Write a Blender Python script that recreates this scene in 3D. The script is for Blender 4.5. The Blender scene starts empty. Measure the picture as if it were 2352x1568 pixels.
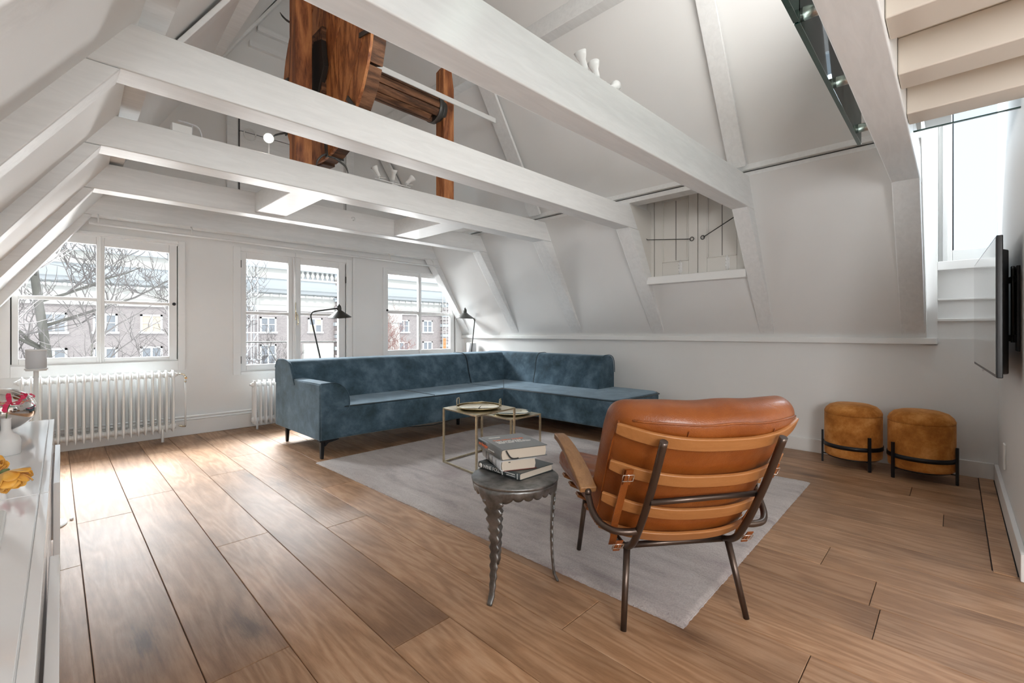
import bpy, bmesh, math, random
from math import sin, cos, pi, radians as R, sqrt, atan2
from mathutils import Vector, Matrix, Quaternion
random.seed(7)
SC = bpy.context.scene
COL = SC.collection
V = Vector

# ------------------------------------------------------------------ camera
cam = bpy.data.cameras.new('camera'); cam_o = bpy.data.objects.new('camera', cam); COL.objects.link(cam_o)
cam.sensor_fit = 'HORIZONTAL'; cam.sensor_width = 36.0
cam.lens = 36.0 * 1052.0 / 2352.0
cam.shift_y = -22.0 / 2352.0
cam.clip_start = 0.02; cam.clip_end = 400
cam_o.location = (0, 0, 1.05)
cam_o.rotation_euler = (R(90), 0, R(-45.9))
SC.camera = cam_o
# ------------------------------------------------------------------ world, sun, area lights, exposure
W = bpy.data.worlds.new('sky'); SC.world = W; W.use_nodes = True
bg = W.node_tree.nodes['Background']; bg.inputs[0].default_value = (0.88, 0.94, 1.0, 1); bg.inputs[1].default_value = .68
sun = bpy.data.lights.new('sun', 'SUN'); sun.energy = .48; sun.angle = R(4); sun.color = (1, .97, .92)
so = bpy.data.objects.new('sun', sun); COL.objects.link(so)
so.rotation_euler = V((-.35, -1, .75)).to_track_quat('Z', 'Y').to_euler()
def area(name, loc, target, sx, sy, power, color):
    l = bpy.data.lights.new(name, 'AREA'); l.shape = 'RECTANGLE'; l.size = sx; l.size_y = sy; l.energy = power; l.color = color
    o = bpy.data.objects.new(name, l); COL.objects.link(o); o.location = loc
    o.rotation_euler = (V(loc) - V(target)).to_track_quat('Z', 'Y').to_euler()
    return o
area('daylight_front', (2.0, 8.6, 4.8), (2.0, 4.0, 0.6), 7.0, 3.2, 2150, (.95, .98, 1.0))
area('daylight_street', (4.0, 24.0, -2.3), (2.0, 4.0, 1.9), 24.0, 2.6, 3600, (1.0, .985, .97))
area('fill_rear', (1.3, -2.7, 1.45), (1.6, 2.0, 1.0), 3.4, 1.3, 13, (.95, .98, 1.0))  # added fill behind the camera; the rear wall has no window
area('fill_left', (-.28, -1.1, 1.55), (4.7, 1.6, .9), 1.5, 1.1, 48, (.97, .99, 1.0))  # unseen fill lamp added to brighten the right side; no dormer exists
area('daylight_skylight', (5.9, -0.1, 3.2), (4.9, -0.1, 2.1), 0.9, 1.2, 24, (.92, .97, 1.0))
area('fill_loft', (2.1, 0.55, 2.9), (2.1, 2.6, 4.6), 1.6, 0.7, 11, (1.0, .98, .95))  # added uplight to lift the upper slopes, not a loft window
SC.view_settings.view_transform = 'Standard'; SC.view_settings.look = 'None'
SC.view_settings.exposure = 1.36; SC.view_settings.gamma = 1.0; SC.view_settings.use_curve_mapping = False
try:
    SC.cycles.max_bounces = 10; SC.cycles.diffuse_bounces = 6; SC.cycles.glossy_bounces = 4
    SC.cycles.transmission_bounces = 6; SC.cycles.transparent_max_bounces = 12
    SC.cycles.sample_clamp_indirect = 6.0; SC.cycles.caustics_reflective = False; SC.cycles.caustics_refractive = False
except Exception: pass

# ------------------------------------------------------------------ materials
MATS = {}
def mat(name, col, rough=.5, metal=0.0, spec=.5, sheen=0, coat=0, alpha=None):
    m = bpy.data.materials.new(name); m.use_nodes = True
    b = m.node_tree.nodes['Principled BSDF']
    b.inputs['Base Color'].default_value = (*col, 1); b.inputs['Roughness'].default_value = rough
    b.inputs['Metallic'].default_value = metal; b.inputs['Specular IOR Level'].default_value = spec
    if sheen: b.inputs['Sheen Weight'].default_value = sheen; b.inputs['Sheen Roughness'].default_value = .4
    if coat: b.inputs['Coat Weight'].default_value = coat; b.inputs['Coat Roughness'].default_value = .15
    MATS[name] = m
    return m
def nd(m, t, **k):
    n = m.node_tree.nodes.new(t)
    for a, v in k.items(): setattr(n, a, v)
    return n
def lk(m, a, b): m.node_tree.links.new(a, b)
def P(m): return m.node_tree.nodes['Principled BSDF']
def coords(m, scale=(1, 1, 1), rnd=True, rot=(0, 0, 0)):
    tc = nd(m, 'ShaderNodeTexCoord'); mp = nd(m, 'ShaderNodeMapping'); mp.inputs['Scale'].default_value = scale; mp.inputs['Rotation'].default_value = rot
    if rnd:
        oi = nd(m, 'ShaderNodeObjectInfo'); mu = nd(m, 'ShaderNodeMath', operation='MULTIPLY'); mu.inputs[1].default_value = 37.0
        lk(m, oi.outputs['Random'], mu.inputs[0]); ad = nd(m, 'ShaderNodeVectorMath', operation='ADD')
        lk(m, tc.outputs['Object'], ad.inputs[0]); lk(m, mu.outputs[0], ad.inputs[1]); lk(m, ad.outputs[0], mp.inputs['Vector'])
    else: lk(m, tc.outputs['Object'], mp.inputs['Vector'])
    return mp.outputs[0]
def noise(m, vec, scale, detail=4, rough=.5, dist=0):
    n = nd(m, 'ShaderNodeTexNoise'); n.inputs['Scale'].default_value = scale; n.inputs['Detail'].default_value = detail
    n.inputs['Roughness'].default_value = rough; n.inputs['Distortion'].default_value = dist
    lk(m, vec, n.inputs['Vector']); return n.outputs['Fac']
def ramp(m, fac, stops):
    r = nd(m, 'ShaderNodeValToRGB'); e = r.color_ramp.elements
    while len(e) < len(stops): e.new(.5)
    for i, (p, c) in enumerate(stops):
        e[i].position = p; e[i].color = (*c, 1) if len(c) == 3 else c
    lk(m, fac, r.inputs[0]); return r.outputs[0]
def mixc(m, fac, a, b, mode='MIX'):
    n = nd(m, 'ShaderNodeMix'); n.data_type = 'RGBA'; n.blend_type = mode
    for i, s in ((0, fac), (6, a), (7, b)):
        if hasattr(s, 'links'): lk(m, s, n.inputs[i])
        elif i == 0: n.inputs[0].default_value = s
        else: n.inputs[i].default_value = (*s, 1)
    return n.outputs[2]
def math_(m, op, a, b=0.0):
    n = nd(m, 'ShaderNodeMath', operation=op)
    for i, s in ((0, a), (1, b)):
        if hasattr(s, 'links'): lk(m, s, n.inputs[i])
        else: n.inputs[i].default_value = s
    return n.outputs[0]
def bump(m, h, strength=.3, dist=.01, prev=None):
    b = nd(m, 'ShaderNodeBump'); b.inputs['Strength'].default_value = strength; b.inputs['Distance'].default_value = dist
    lk(m, h, b.inputs['Height']); lk(m, b.outputs[0], P(m).inputs['Normal'])
def g3(v): return (v, v, v)

m = mat('wall_paint', (.80, .795, .78), .6, spec=.3)
v = coords(m, rnd=False); f = noise(m, v, 1.3, 3); lk(m, ramp(m, f, [(.3, (.775, .775, .765)), (.7, (.81, .81, .80))]), P(m).inputs['Base Color'])
bump(m, noise(m, v, 60, 3), .06, .004)
m = mat('timber_paint', (.80, .79, .77), .45, spec=.4)
v = coords(m, (1.2, 9, 9)); f = noise(m, v, 3.5, 5, .6, .6)
lk(m, ramp(m, f, [(.3, (.745, .75, .745)), (.65, (.81, .815, .81))]), P(m).inputs['Base Color'])
bump(m, f, .25, .006)
m = mat('door_paint', (.68, .66, .62), .5, spec=.3)
v = coords(m, rnd=False); bump(m, noise(m, v, 25, 3), .1, .003)
mat('cream_paint', (.70, .635, .55), .5)
mat('frame_paint', (.80, .80, .79), .35)
mat('radiator_paint', (.84, .86, .86), .28)
mat('gloss_white', (.86, .86, .87), .06, spec=.6, coat=.6)
mat('matt_white', (.85, .85, .84), .5)
mat('plastic_grey', (.62, .63, .65), .45)
mat('dark_gap', (.03, .03, .03), .8)
mat('iron_grey', (.12, .12, .115), .45, .8)
m = mat('steel', (.70, .68, .65), .38, 1.0)
mat('chrome', (.78, .74, .71), .05, 1.0)
mat('nickel', (.72, .66, .52), .2, 1.0)
m = mat('brass', (.62, .54, .38), .32, 1.0)
v = coords(m); lk(m, ramp(m, noise(m, v, 30, 4), [(.35, (.52, .45, .31)), (.7, (.70, .62, .46))]), P(m).inputs['Base Color'])
mat('polished_brass', (.80, .74, .58), .09, 1.0)
mat('bronze_tube', (.115, .085, .07), .33, .85)
mat('black_steel', (.012, .012, .014), .38, .4)
mat('black_plastic', (.015, .015, .017), .35)
mat('lamp_grey', (.06, .06, .055), .42, .5)
m = mat('tv_screen', (.02, .02, .022), .05, spec=1.0, coat=1)
m = mat('cast_metal', (.20, .195, .19), .42, .9)
v = coords(m); f = noise(m, v, 18, 5, .6); lk(m, ramp(m, f, [(.35, (.15, .15, .147)), (.7, (.34, .335, .33))]), P(m).inputs['Base Color']); bump(m, f, .2, .003)
# velvet
def velvet(name, lo, mid, hi, sc=4.0, sheen=.6):
    m = mat(name, mid, .8, spec=.2, sheen=sheen)
    v = coords(m, rnd=False)
    f = noise(m, v, sc, 7, .68, .15)
    c = ramp(m, f, [(.34, lo), (.5, mid), (.66, hi)]); lk(m, c, P(m).inputs['Base Color'])
    P(m).inputs['Sheen Tint'].default_value = (*[min(1, x * 2.2 + .25) for x in mid], 1)
    bump(m, noise(m, v, 90, 3), .12, .003)
    return m
velvet('blue_velvet', (.030, .055, .070), (.058, .102, .138), (.110, .172, .225), 5, .9)
mat('blue_piping', (.012, .028, .038), .7, sheen=.2)
velvet('ochre_velvet', (.26, .085, .012), (.42, .155, .028), (.60, .27, .075), 7, .35)
# leather
m = mat('tan_leather', (.30, .085, .016), .36, spec=.5, coat=.15)
v = coords(m); f = noise(m, v, 6, 5, .6)
lk(m, ramp(m, f, [(.3, (.20, .048, .007)), (.6, (.285, .078, .013)), (.8, (.38, .120, .026))]), P(m).inputs['Base Color'])
f2 = nd(m, 'ShaderNodeTexVoronoi'); f2.inputs['Scale'].default_value = 260; lk(m, v, f2.inputs['Vector'])
h = math_(m, 'ADD', math_(m, 'MULTIPLY', f2.outputs['Distance'], .15), math_(m, 'MULTIPLY', noise(m, v, 9, 6, .65, .4), 1.0)); bump(m, h, .28, .012)
mat('leather_seam', (.20, .05, .010), .5)
# wood helper
def wood(name, lo, mid, hi, scale, rings=6, rough=.4, bmp=.15, rndtint=0, knots=False, coat=0, rstr=.22):
    m = mat(name, mid, rough, coat=coat)
    v = coords(m, scale); base = noise(m, v, 1.0, 2.5, .45, .35)
    r = math_(m, 'SINE', math_(m, 'MULTIPLY', base, rings * 6.283 * 2))
    fine = noise(m, v, 14, 4, .7, .2)
    g = math_(m, 'ADD', math_(m, 'MULTIPLY', r, rstr), math_(m, 'MULTIPLY', fine, .75))
    c = ramp(m, g, [(.05, lo), (.36, mid), (.68, hi)])
    if rndtint:
        oi = nd(m, 'ShaderNodeObjectInfo')
        t = ramp(m, oi.outputs['Random'], [(0, (.80, .76, .72)), (.35, (.93, .92, .91)), (.7, (1.03, 1.03, 1.03)), (1, (1.16, 1.13, 1.08))])
        c = mixc(m, 1.0, c, t, 'MULTIPLY')
    if knots:
        kv = coords(m, (3.2, 1.2, 0)); 
        vo = nd(m, 'ShaderNodeTexVoronoi'); vo.inputs['Scale'].default_value = 1.0; lk(m, kv, vo.inputs['Vector'])
        kn = ramp(m, math_(m, 'ADD', vo.outputs['Distance'], math_(m, 'MULTIPLY', math_(m, 'SUBTRACT', fine, .5), .16)), [(.03, g3(0)), (.13, g3(.62)), (.30, g3(1))])
        big = noise(m, kv, .7, 1.5)
        msk = ramp(m, big, [(.36, g3(1)), (.44, g3(0))])
        kk = mixc(m, msk, kn, g3(1))
        dk = mixc(m, 1.0, c, (.36, .33, .31), 'MULTIPLY')
        c = mixc(m, kk, dk, c)
        sm = noise(m, coords(m, (2.2, 1.0, 1)), 1.6, 4, .6)
        c = mixc(m, ramp(m, sm, [(.38, g3(.75)), (.55, g3(0))]), c, mixc(m, 1.0, c, (.62, .60, .58), 'MULTIPLY'))
    lk(m, c, P(m).inputs['Base Color'])
    bump(m, g, bmp, .004)
    return m
mfl = wood('oak_floor', (.28, .148, .074), (.40, .228, .126), (.50, .318, .198), (8.5, .8, 1), 5, .44, .10, 1, True, rstr=.15)
wood('slat_wood', (.30, .115, .032), (.39, .160, .049), (.47, .215, .078), (3, 60, 60), 1, .36, .04, rstr=.06)
wood('arm_wood', (.24, .115, .045), (.33, .165, .066), (.42, .225, .098), (22, 4, 22), 2, .33, .04, rstr=.12)
wood('old_wood', (.14, .038, .012), (.38, .130, .042), (.58, .24, .085), (9, 9, 1.1), 2, .55, .4)
wood('old_wood_plank', (.20, .055, .016), (.46, .160, .050), (.66, .28, .10), (6, 9, 2.2), 2, .5, .35)
wood('dark_old_wood', (.05, .022, .011), (.16, .068, .030), (.30, .14, .068), (1.5, 12, 12), 2, .6, .5)
mat('old_dark', (.022, .015, .011), .7)
P(mfl).inputs['Specular IOR Level'].default_value = .5
# rug
m = mat('rug_wool', (.5, .46, .44), .95, spec=.1, sheen=.3)
v = coords(m, (2.2, .5, 1), rot=(0, 0, .2)); a = noise(m, v, 3.2, 7, .72, .4); vv = coords(m); b_ = noise(m, vv, 140, 2); st = noise(m, vv, 1.5, 3, .5)
c = ramp(m, a, [(.30, (.30, .262, .258)), (.48, (.47, .425, .412)), (.70, (.60, .56, .54))])
c = mixc(m, ramp(m, b_, [(.35, g3(.35)), (.65, g3(0))]), c, mixc(m, 1.0, c, (.55, .5, .5), 'MULTIPLY'))
c = mixc(m, ramp(m, st, [(.58, g3(0)), (.72, g3(.6))]), c, (.24, .175, .185))
lk(m, c, P(m).inputs['Base Color']); bump(m, b_, .6, .006)
# glass
def glass(name, tint, refl=.08):
    m = bpy.data.materials.new(name); m.use_nodes = True; nt = m.node_tree; nt.nodes.clear()
    o = nt.nodes.new('ShaderNodeOutputMaterial'); t = nt.nodes.new('ShaderNodeBsdfTransparent'); t.inputs[0].default_value = (*tint, 1)
    g = nt.nodes.new('ShaderNodeBsdfGlossy'); g.inputs['Roughness'].default_value = .02
    fr = nt.nodes.new('ShaderNodeFresnel'); fr.inputs[0].default_value = 1.12
    mx = nt.nodes.new('ShaderNodeMixShader'); nt.links.new(fr.outputs[0], mx.inputs[0]); nt.links.new(t.outputs[0], mx.inputs[1]); nt.links.new(g.outputs[0], mx.inputs[2])
    nt.links.new(mx.outputs[0], o.inputs[0]); MATS[name] = m
glass('window_glass', (.97, .98, .98)); glass('green_glass', (.80, .90, .87)); glass('skylight_glass', (.80, .86, .90))
mat('glass_edge', (.015, .06, .05), .15, spec=.8)
def emis(name, col, st):
    m = mat(name, col, .5); P(m).inputs['Emission Color'].default_value = (*col, 1); P(m).inputs['Emission Strength'].default_value = st
emis('bulb', (1, .95, .85), 25)
# outside
m = mat('brick_wall', (.42, .36, .35), .9, spec=.1)
tc = nd(m, 'ShaderNodeTexCoord'); mp = nd(m, 'ShaderNodeMapping'); mp.inputs['Rotation'].default_value = (R(90), 0, 0); lk(m, tc.outputs['Object'], mp.inputs[0])
br = nd(m, 'ShaderNodeTexBrick'); br.inputs['Scale'].default_value = 3.2; br.inputs['Color1'].default_value = (.48, .42, .41, 1); br.inputs['Color2'].default_value = (.39, .34, .335, 1); br.inputs['Mortar'].default_value = (.55, .52, .5, 1)
lk(m, mp.outputs[0], br.inputs['Vector']); lk(m, br.outputs['Color'], P(m).inputs['Base Color'])
mat('pale_stone', (.72, .70, .66), .8); mat('blue_stone', (.60, .63, .65), .7); mat('dark_stone', (.58, .60, .61), .7)
mat('roof_tile', (.62, .63, .64), .8); mat('white_paint', (.85, .85, .84), .6); mat('dark_pane', (.33, .35, .38), .15)
mat('curtain', (.75, .64, .52), .7)
mat('bark', (.13, .125, .11), .9); mat('twig', (.17, .155, .15), .9); mat('red_twig', (.42, .25, .22), .9); mat('scaffold', (.80, .82, .84), .5); mat('orange', (.8, .3, .12), .6)
# flowers, books
mat('pink_petal', (.75, .03, .12), .5, sheen=.2); mat('yellow_edge', (.75, .45, .12), .5)
m = mat('yellow_petal', (.80, .40, .05), .5, sheen=.2); v = coords(m); lk(m, ramp(m, noise(m, v, 25, 3), [(.3, (.62, .27, .02)), (.7, (.85, .48, .10))]), P(m).inputs['Base Color'])
mat('green_stem', (.12, .16, .06), .5); mat('ceramic', (.80, .80, .79), .75)
mat('paper', (.62, .55, .46), .8); mat('cover_grey', (.12, .125, .125), .28, coat=.4); mat('cover_dark', (.035, .045, .045), .4, coat=.2)
mat('cover_silver', (.50, .51, .52), .35); mat('cover_red', (.15, .03, .02), .4); mat('ink_orange', (.85, .22, .09), .5); mat('ink_white', (.8, .8, .78), .5); mat('black_cloth', (.02, .02, .02), .8)

# ------------------------------------------------------------------ helpers
class MB:
    def __init__(s): s.v = []; s.f = []; s.sm = []
    def add(s, vs, fs, smooth=False):
        n = len(s.v); s.v += [tuple(x) for x in vs]
        for f in fs: s.f.append(tuple(i + n for i in f)); s.sm.append(smooth)
        return s
    def box(s, x0, x1, y0, y1, z0, z1):
        vs = [(x, y, z) for z in (z0, z1) for y in (y0, y1) for x in (x0, x1)]
        return s.add(vs, [(0, 2, 3, 1), (4, 5, 7, 6), (0, 1, 5, 4), (2, 6, 7, 3), (0, 4, 6, 2), (1, 3, 7, 5)])
    def hexa(s, b, t):   # bottom 4 ccw, top 4 ccw
        return s.add(list(b) + list(t), [(3, 2, 1, 0), (4, 5, 6, 7), (0, 1, 5, 4), (1, 2, 6, 5), (2, 3, 7, 6), (3, 0, 4, 7)])
    def prism(s, poly, axis, a0, a1, smooth=False):   # poly in the two other axes (order x,y,z minus axis)
        def mk(p, a):
            q = list(p); q.insert(axis, a); return tuple(q)
        n = len(poly); vs = [mk(p, a0) for p in poly] + [mk(p, a1) for p in poly]
        k = len(s.v); s.v += vs
        s.f.append(tuple(k + i for i in range(n))[::-1]); s.sm.append(False)
        s.f.append(tuple(k + n + i for i in range(n))); s.sm.append(False)
        for i in range(n):
            j = (i + 1) % n; s.f.append((k + i, k + j, k + n + j, k + n + i)); s.sm.append(smooth)
        return s
    def tube(s, pts, r, seg=10, cap=True, rr=None):
        pts = [V(p) for p in pts]; n = len(pts); rings = []
        t0 = (pts[1] - pts[0]).normalized(); up = V((0, 0, 1)) if abs(t0.z) < .9 else V((1, 0, 0))
        nx = t0.cross(up).normalized()
        vs = []
        for i, p in enumerate(pts):
            t = ((pts[min(i + 1, n - 1)] - pts[i]).normalized() + (pts[i] - pts[max(i - 1, 0)]).normalized())
            t = t.normalized() if t.length > 1e-6 else t0
            nx = (nx - t * nx.dot(t)).normalized(); ny = t.cross(nx)
            rad = rr[i] if rr else r
            for k in range(seg):
                a = 2 * pi * k / seg; vs.append(p + nx * cos(a) * rad + ny * sin(a) * rad)
        fs = [(i * seg + k, i * seg + (k + 1) % seg, (i + 1) * seg + (k + 1) % seg, (i + 1) * seg + k) for i in range(n - 1) for k in range(seg)]
        s.add(vs, fs, True)
        if cap:
            k = len(s.v) - n * seg
            s.f.append(tuple(k + i for i in range(seg))[::-1]); s.sm.append(False)
            k2 = k + (n - 1) * seg; s.f.append(tuple(k2 + i for i in range(seg))); s.sm.append(False)
        return s
    def lathe(s, prof, c=(0, 0, 0), seg=32, smooth=True, sx=1, sy=1):
        n = len(prof); vs = [(c[0] + r * cos(2 * pi * k / seg) * sx, c[1] + r * sin(2 * pi * k / seg) * sy, c[2] + z) for r, z in prof for k in range(seg)]
        fs = [(i * seg + k, i * seg + (k + 1) % seg, (i + 1) * seg + (k + 1) % seg, (i + 1) * seg + k) for i in range(n - 1) for k in range(seg)]
        k0 = len(s.v); s.add(vs, fs, smooth)
        if prof[0][0] > 1e-4: s.f.append(tuple(k0 + i for i in range(seg))[::-1]); s.sm.append(False)
        if prof[-1][0] > 1e-4: s.f.append(tuple(k0 + (n - 1) * seg + i for i in range(seg))); s.sm.append(False)
        return s
    def strip(s, pts, ups, h, th):   # flat bar following pts; ups[i] = wide direction; th = thickness along normal
        pts = [V(p) for p in pts]; n = len(pts); vs = []
        for i, p in enumerate(pts):
            t = (pts[min(i + 1, n - 1)] - pts[max(i - 1, 0)]).normalized(); u = V(ups[i] if isinstance(ups, list) else ups); u = (u - t * u.dot(t)).normalized(); nn = t.cross(u)
            hh = h[i] if isinstance(h, (list, tuple)) else h
            for a, b in ((-1, -1), (1, -1), (1, 1), (-1, 1)): vs.append(p + u * a * hh / 2 + nn * b * th / 2)
        fs = [(i * 4 + k, i * 4 + (k + 1) % 4, (i + 1) * 4 + (k + 1) % 4, (i + 1) * 4 + k) for i in range(n - 1) for k in range(4)]
        fs += [(3, 2, 1, 0), tuple((n - 1) * 4 + k for k in range(4))]
        return s.add(vs, fs, False)
    def grid(s, nu, nv, fn, smooth=True, closeu=False):
        vs = [fn(i / (nu - (0 if closeu else 1)), j / (nv - 1)) for j in range(nv) for i in range(nu)]
        fs = []
        for j in range(nv - 1):
            for i in range(nu if closeu else nu - 1):
                i2 = (i + 1) % nu; fs.append((j * nu + i, j * nu + i2, (j + 1) * nu + i2, (j + 1) * nu + i))
        return s.add(vs, fs, smooth)
    def build(s, name, mt, parent=None, bevel=0, bseg=2, sub=0, flip=False):
        me = bpy.data.meshes.new(name); me.from_pydata([tuple(v) for v in s.v], [], s.f)
        for p, q in zip(me.polygons, s.sm): p.use_smooth = q
        bm = bmesh.new(); bm.from_mesh(me); bmesh.ops.recalc_face_normals(bm, faces=bm.faces); bm.to_mesh(me); bm.free()
        me.materials.append(MATS[mt] if isinstance(mt, str) else mt)
        o = bpy.data.objects.new(name, me); COL.objects.link(o)
        if parent is not None: o.parent = parent
        if bevel:
            b = o.modifiers.new('bevel', 'BEVEL'); b.width = bevel; b.segments = bseg; b.limit_method = 'ANGLE'; b.angle_limit = R(38)
            for p in me.polygons: p.use_smooth = True
            w = o.modifiers.new('wn', 'WEIGHTED_NORMAL'); w.keep_sharp = True
        if sub:
            q = o.modifiers.new('sub', 'SUBSURF'); q.levels = sub; q.render_levels = sub
        return o
def tag(o, label=None, cat=None, group=None, kind=None):
    if label: o['label'] = label
    if cat: o['category'] = cat
    if group: o['group'] = group
    if kind: o['kind'] = kind
    return o
def empty(name, loc=(0, 0, 0), rz=0, **k):
    o = bpy.data.objects.new(name, None); COL.objects.link(o); o.location = loc; o.rotation_euler = (0, 0, rz); o.empty_display_size = .1
    return tag(o, **k)
def struct(name, mb, mt, label=None, **k):
    return tag(mb.build(name, mt, **k), label, kind='structure')
def copy_tree(o, parent=None, loc=None, rz=None, label=None):
    c = o.copy(); COL.objects.link(c)
    if parent is not None: c.parent = parent
    if loc is not None: c.location = loc
    if rz is not None: c.rotation_euler = (0, 0, rz)
    if label: c['label'] = label
    for ch in KIDS.get(o.name, [x for x in bpy.data.objects if x.parent is o]): copy_tree(ch, c)
    return c
KIDS = {}
def catmull(pts, n=6):
    pts = [V(p) for p in pts]; out = []
    for i in range(len(pts) - 1):
        a = pts[max(i - 1, 0)]; b = pts[i]; c = pts[i + 1]; d = pts[min(i + 2, len(pts) - 1)]
        for k in range(n):
            t = k / n; out.append(.5 * ((2 * b) + (c - a) * t + (2 * a - 5 * b + 4 * c - d) * t * t + (3 * b - a - 3 * c + d) * t ** 3))
    out.append(pts[-1]); return out
def softbox(w, d, h, r, nx, ny, nz, fn=None, rz=None):
    """rounded box centred at the origin; fn deforms (x,y,z)"""
    mb = MB(); rz = rz or r
    faces = []
    def rnd(p):
        q = []
        hx, hy, hz = w / 2, d / 2, h / 2
        inn = (max(-hx + r, min(hx - r, p[0])), max(-hy + r, min(hy - r, p[1])), max(-hz + rz, min(hz - rz, p[2])))
        dv = V(((p[0] - inn[0]) / r, (p[1] - inn[1]) / r, (p[2] - inn[2]) / rz))
        if dv.length > 1e-9: dv.normalize()
        o = V((inn[0] + dv.x * r, inn[1] + dv.y * r, inn[2] + dv.z * rz))
        return fn(*o) if fn else o
    def lin(n, a, rr):   # finer near the ends
        m = 4; e = [-a + rr * (1 - cos(pi / 2 * k / m)) for k in range(m)]
        mid = [-a + rr + (2 * a - 2 * rr) * k / n for k in range(n + 1)]
        return e + mid + [-x for x in e[::-1]]
    X, Y, Z = lin(nx, w / 2, r), lin(ny, d / 2, r), lin(nz, h / 2, rz)
    for (A, B, f) in ((X, Y, lambda a, b: (a, b, -h / 2)), (X, Y, lambda a, b: (a, b, h / 2)), (X, Z, lambda a, b: (a, -d / 2, b)), (X, Z, lambda a, b: (a, d / 2, b)), (Y, Z, lambda a, b: (-w / 2, a, b)), (Y, Z, lambda a, b: (w / 2, a, b))):
        nA = len(A); mb.add([rnd(f(a, b)) for b in B for a in A], [(j * nA + i, j * nA + i + 1, (j + 1) * nA + i + 1, (j + 1) * nA + i) for j in range(len(B) - 1) for i in range(nA - 1)], True)
    return mb
def weld(o, d=1e-5):
    bm = bmesh.new(); bm.from_mesh(o.data); bmesh.ops.remove_doubles(bm, verts=bm.verts, dist=d); bmesh.ops.recalc_face_normals(bm, faces=bm.faces); bm.to_mesh(o.data); bm.free(); return o
def text(name, s, size, mt, parent, M, ext=.0006, label=None):
    cu = bpy.data.curves.new(name, 'FONT'); cu.body = s; cu.size = size; cu.extrude = ext; cu.resolution_u = 2
    t = bpy.data.objects.new(name, cu); COL.objects.link(t)
    dg = bpy.context.evaluated_depsgraph_get(); me = bpy.data.meshes.new_from_object(t.evaluated_get(dg)); bpy.data.objects.remove(t)
    me.materials.append(MATS[mt]); o = bpy.data.objects.new(name, me); COL.objects.link(o); o.parent = parent; o.matrix_local = M
    if label: o['label'] = label
    return o

# ================================================================== SETTING
# slopes (x, z): lower right, upper right, mirrored on the left
SR = [(4.72, .98), (3.95, 2.30)]; UR = [(3.95, 2.35), (2.1, 5.18)]
SL = [(-.60, 1.0), (.27, 2.26)]; UL = [(.25, 2.35), (2.1, 5.18)]
def slab(line, y0, y1, th, side):
    (xa, za), (xb, zb) = line; d = V((xb - xa, zb - za)).normalized(); n = V((d.y, -d.x)) * (-1 if side < 0 else 1)
    if n.x * side < 0: n = -n
    return [(xa, za), (xb, zb), (xb + n.x * th, zb + n.y * th), (xa + n.x * th, za + n.y * th)]
floor = struct('floor', MB().box(-.75, 4.85, -3.1, 5.85, -.12, -.006), 'dark_gap', 'wide oak plank floor')
# planks, each its own board
def plank(x0, x1, ya, yb):
    g = .0012; sh = .0165
    def pt(x, y, dx=0): return (max(-.6, min(4.715, x + sh * y + dx)), y)
    q = [pt(x0 + g, ya + g), pt(x1 - g, ya + g), pt(x1 - g, yb - g), pt(x0 + g, yb - g)]
    if q[1][0] - q[0][0] < .02 and q[2][0] - q[3][0] < .02: return
    c = .0016; cx = sum(p[0] for p in q) / 4; cy = (ya + yb) / 2
    ins = [(q[0][0] + c, q[0][1] + c), (q[1][0] - c, q[1][1] + c), (q[2][0] - c, q[2][1] - c), (q[3][0] + c, q[3][1] - c)]
    mb = MB(); L = lambda z, s: [(p[0] - cx, p[1] - cy, z) for p in s]
    mb.add(L(-.006, q) + L(-.0014, q) + L(0, ins), [(3, 2, 1, 0), (0, 1, 5, 4), (1, 2, 6, 5), (2, 3, 7, 6), (3, 0, 4, 7), (4, 5, 9, 8), (5, 6, 10, 9), (6, 7, 11, 10), (7, 4, 8, 11), (8, 9, 10, 11)])
    o = mb.build('plank', 'oak_floor', floor); o.location = (cx, cy, 0)
fixed = {0: [3.45, .9], 1: [3.73, 1.6, -.4], 2: [4.97, 2.59, .35], 5: [1.0], 3: [1.34, 3.9], 7: [.89, 3.2], 10: [.44], 9: [.24, 2.3], 14: [.05, 1.9]}
rp = random.Random(5)
for k in range(-4, 22):
    x0 = .085 + .2365 * k; x1 = x0 + .2365
    ends = list(fixed.get(k, []))
    if not ends: ends = [rp.uniform(-.6, 2.0)]
    y = max(ends)
    while y < 4.6: y += rp.uniform(1.5, 2.3); ends.append(y)
    y = min(ends)
    while y > -2.2: y -= rp.uniform(1.5, 2.3); ends.append(y)
    ends = sorted(e for e in ends if -2.95 < e < 5.5)
    bb = [-3.0] + ends + [5.64]
    for a, b in zip(bb, bb[1:]):
        if x0 > 2.6 and a < -.13:
            if b < -.13 and x0 > 2.88: continue
            a2 = a if x0 < 2.83 else -.115
            plank(x0, x1, a2, b)
        else: plank(x0, x1, a, b)
bs = MB().box(2.90, 4.70, -.19, -.118, -.006, .004).build('border_strip', 'oak_floor', floor)

struct('wall_right', MB().box(4.72, 4.82, -.25, 5.65, 0, 1.0), 'wall_paint', 'white knee wall behind the sofa and stools')
struct('wall_left', MB().box(-.70, -.60, -3.0, 5.65, 0, 1.02), 'wall_paint')
struct('wall_rear', MB().box(-.7, 2.89, -3.12, -3.0, 0, 2.25), 'wall_paint')
wt = MB().box(2.89, 4.82, -.33, -.215, 0, 3.2); wt.box(2.89, 3.0, -3.0, -.33, 0, 2.3)
struct('wall_tv', wt, 'wall_paint', 'white wall that carries the television')
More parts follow.
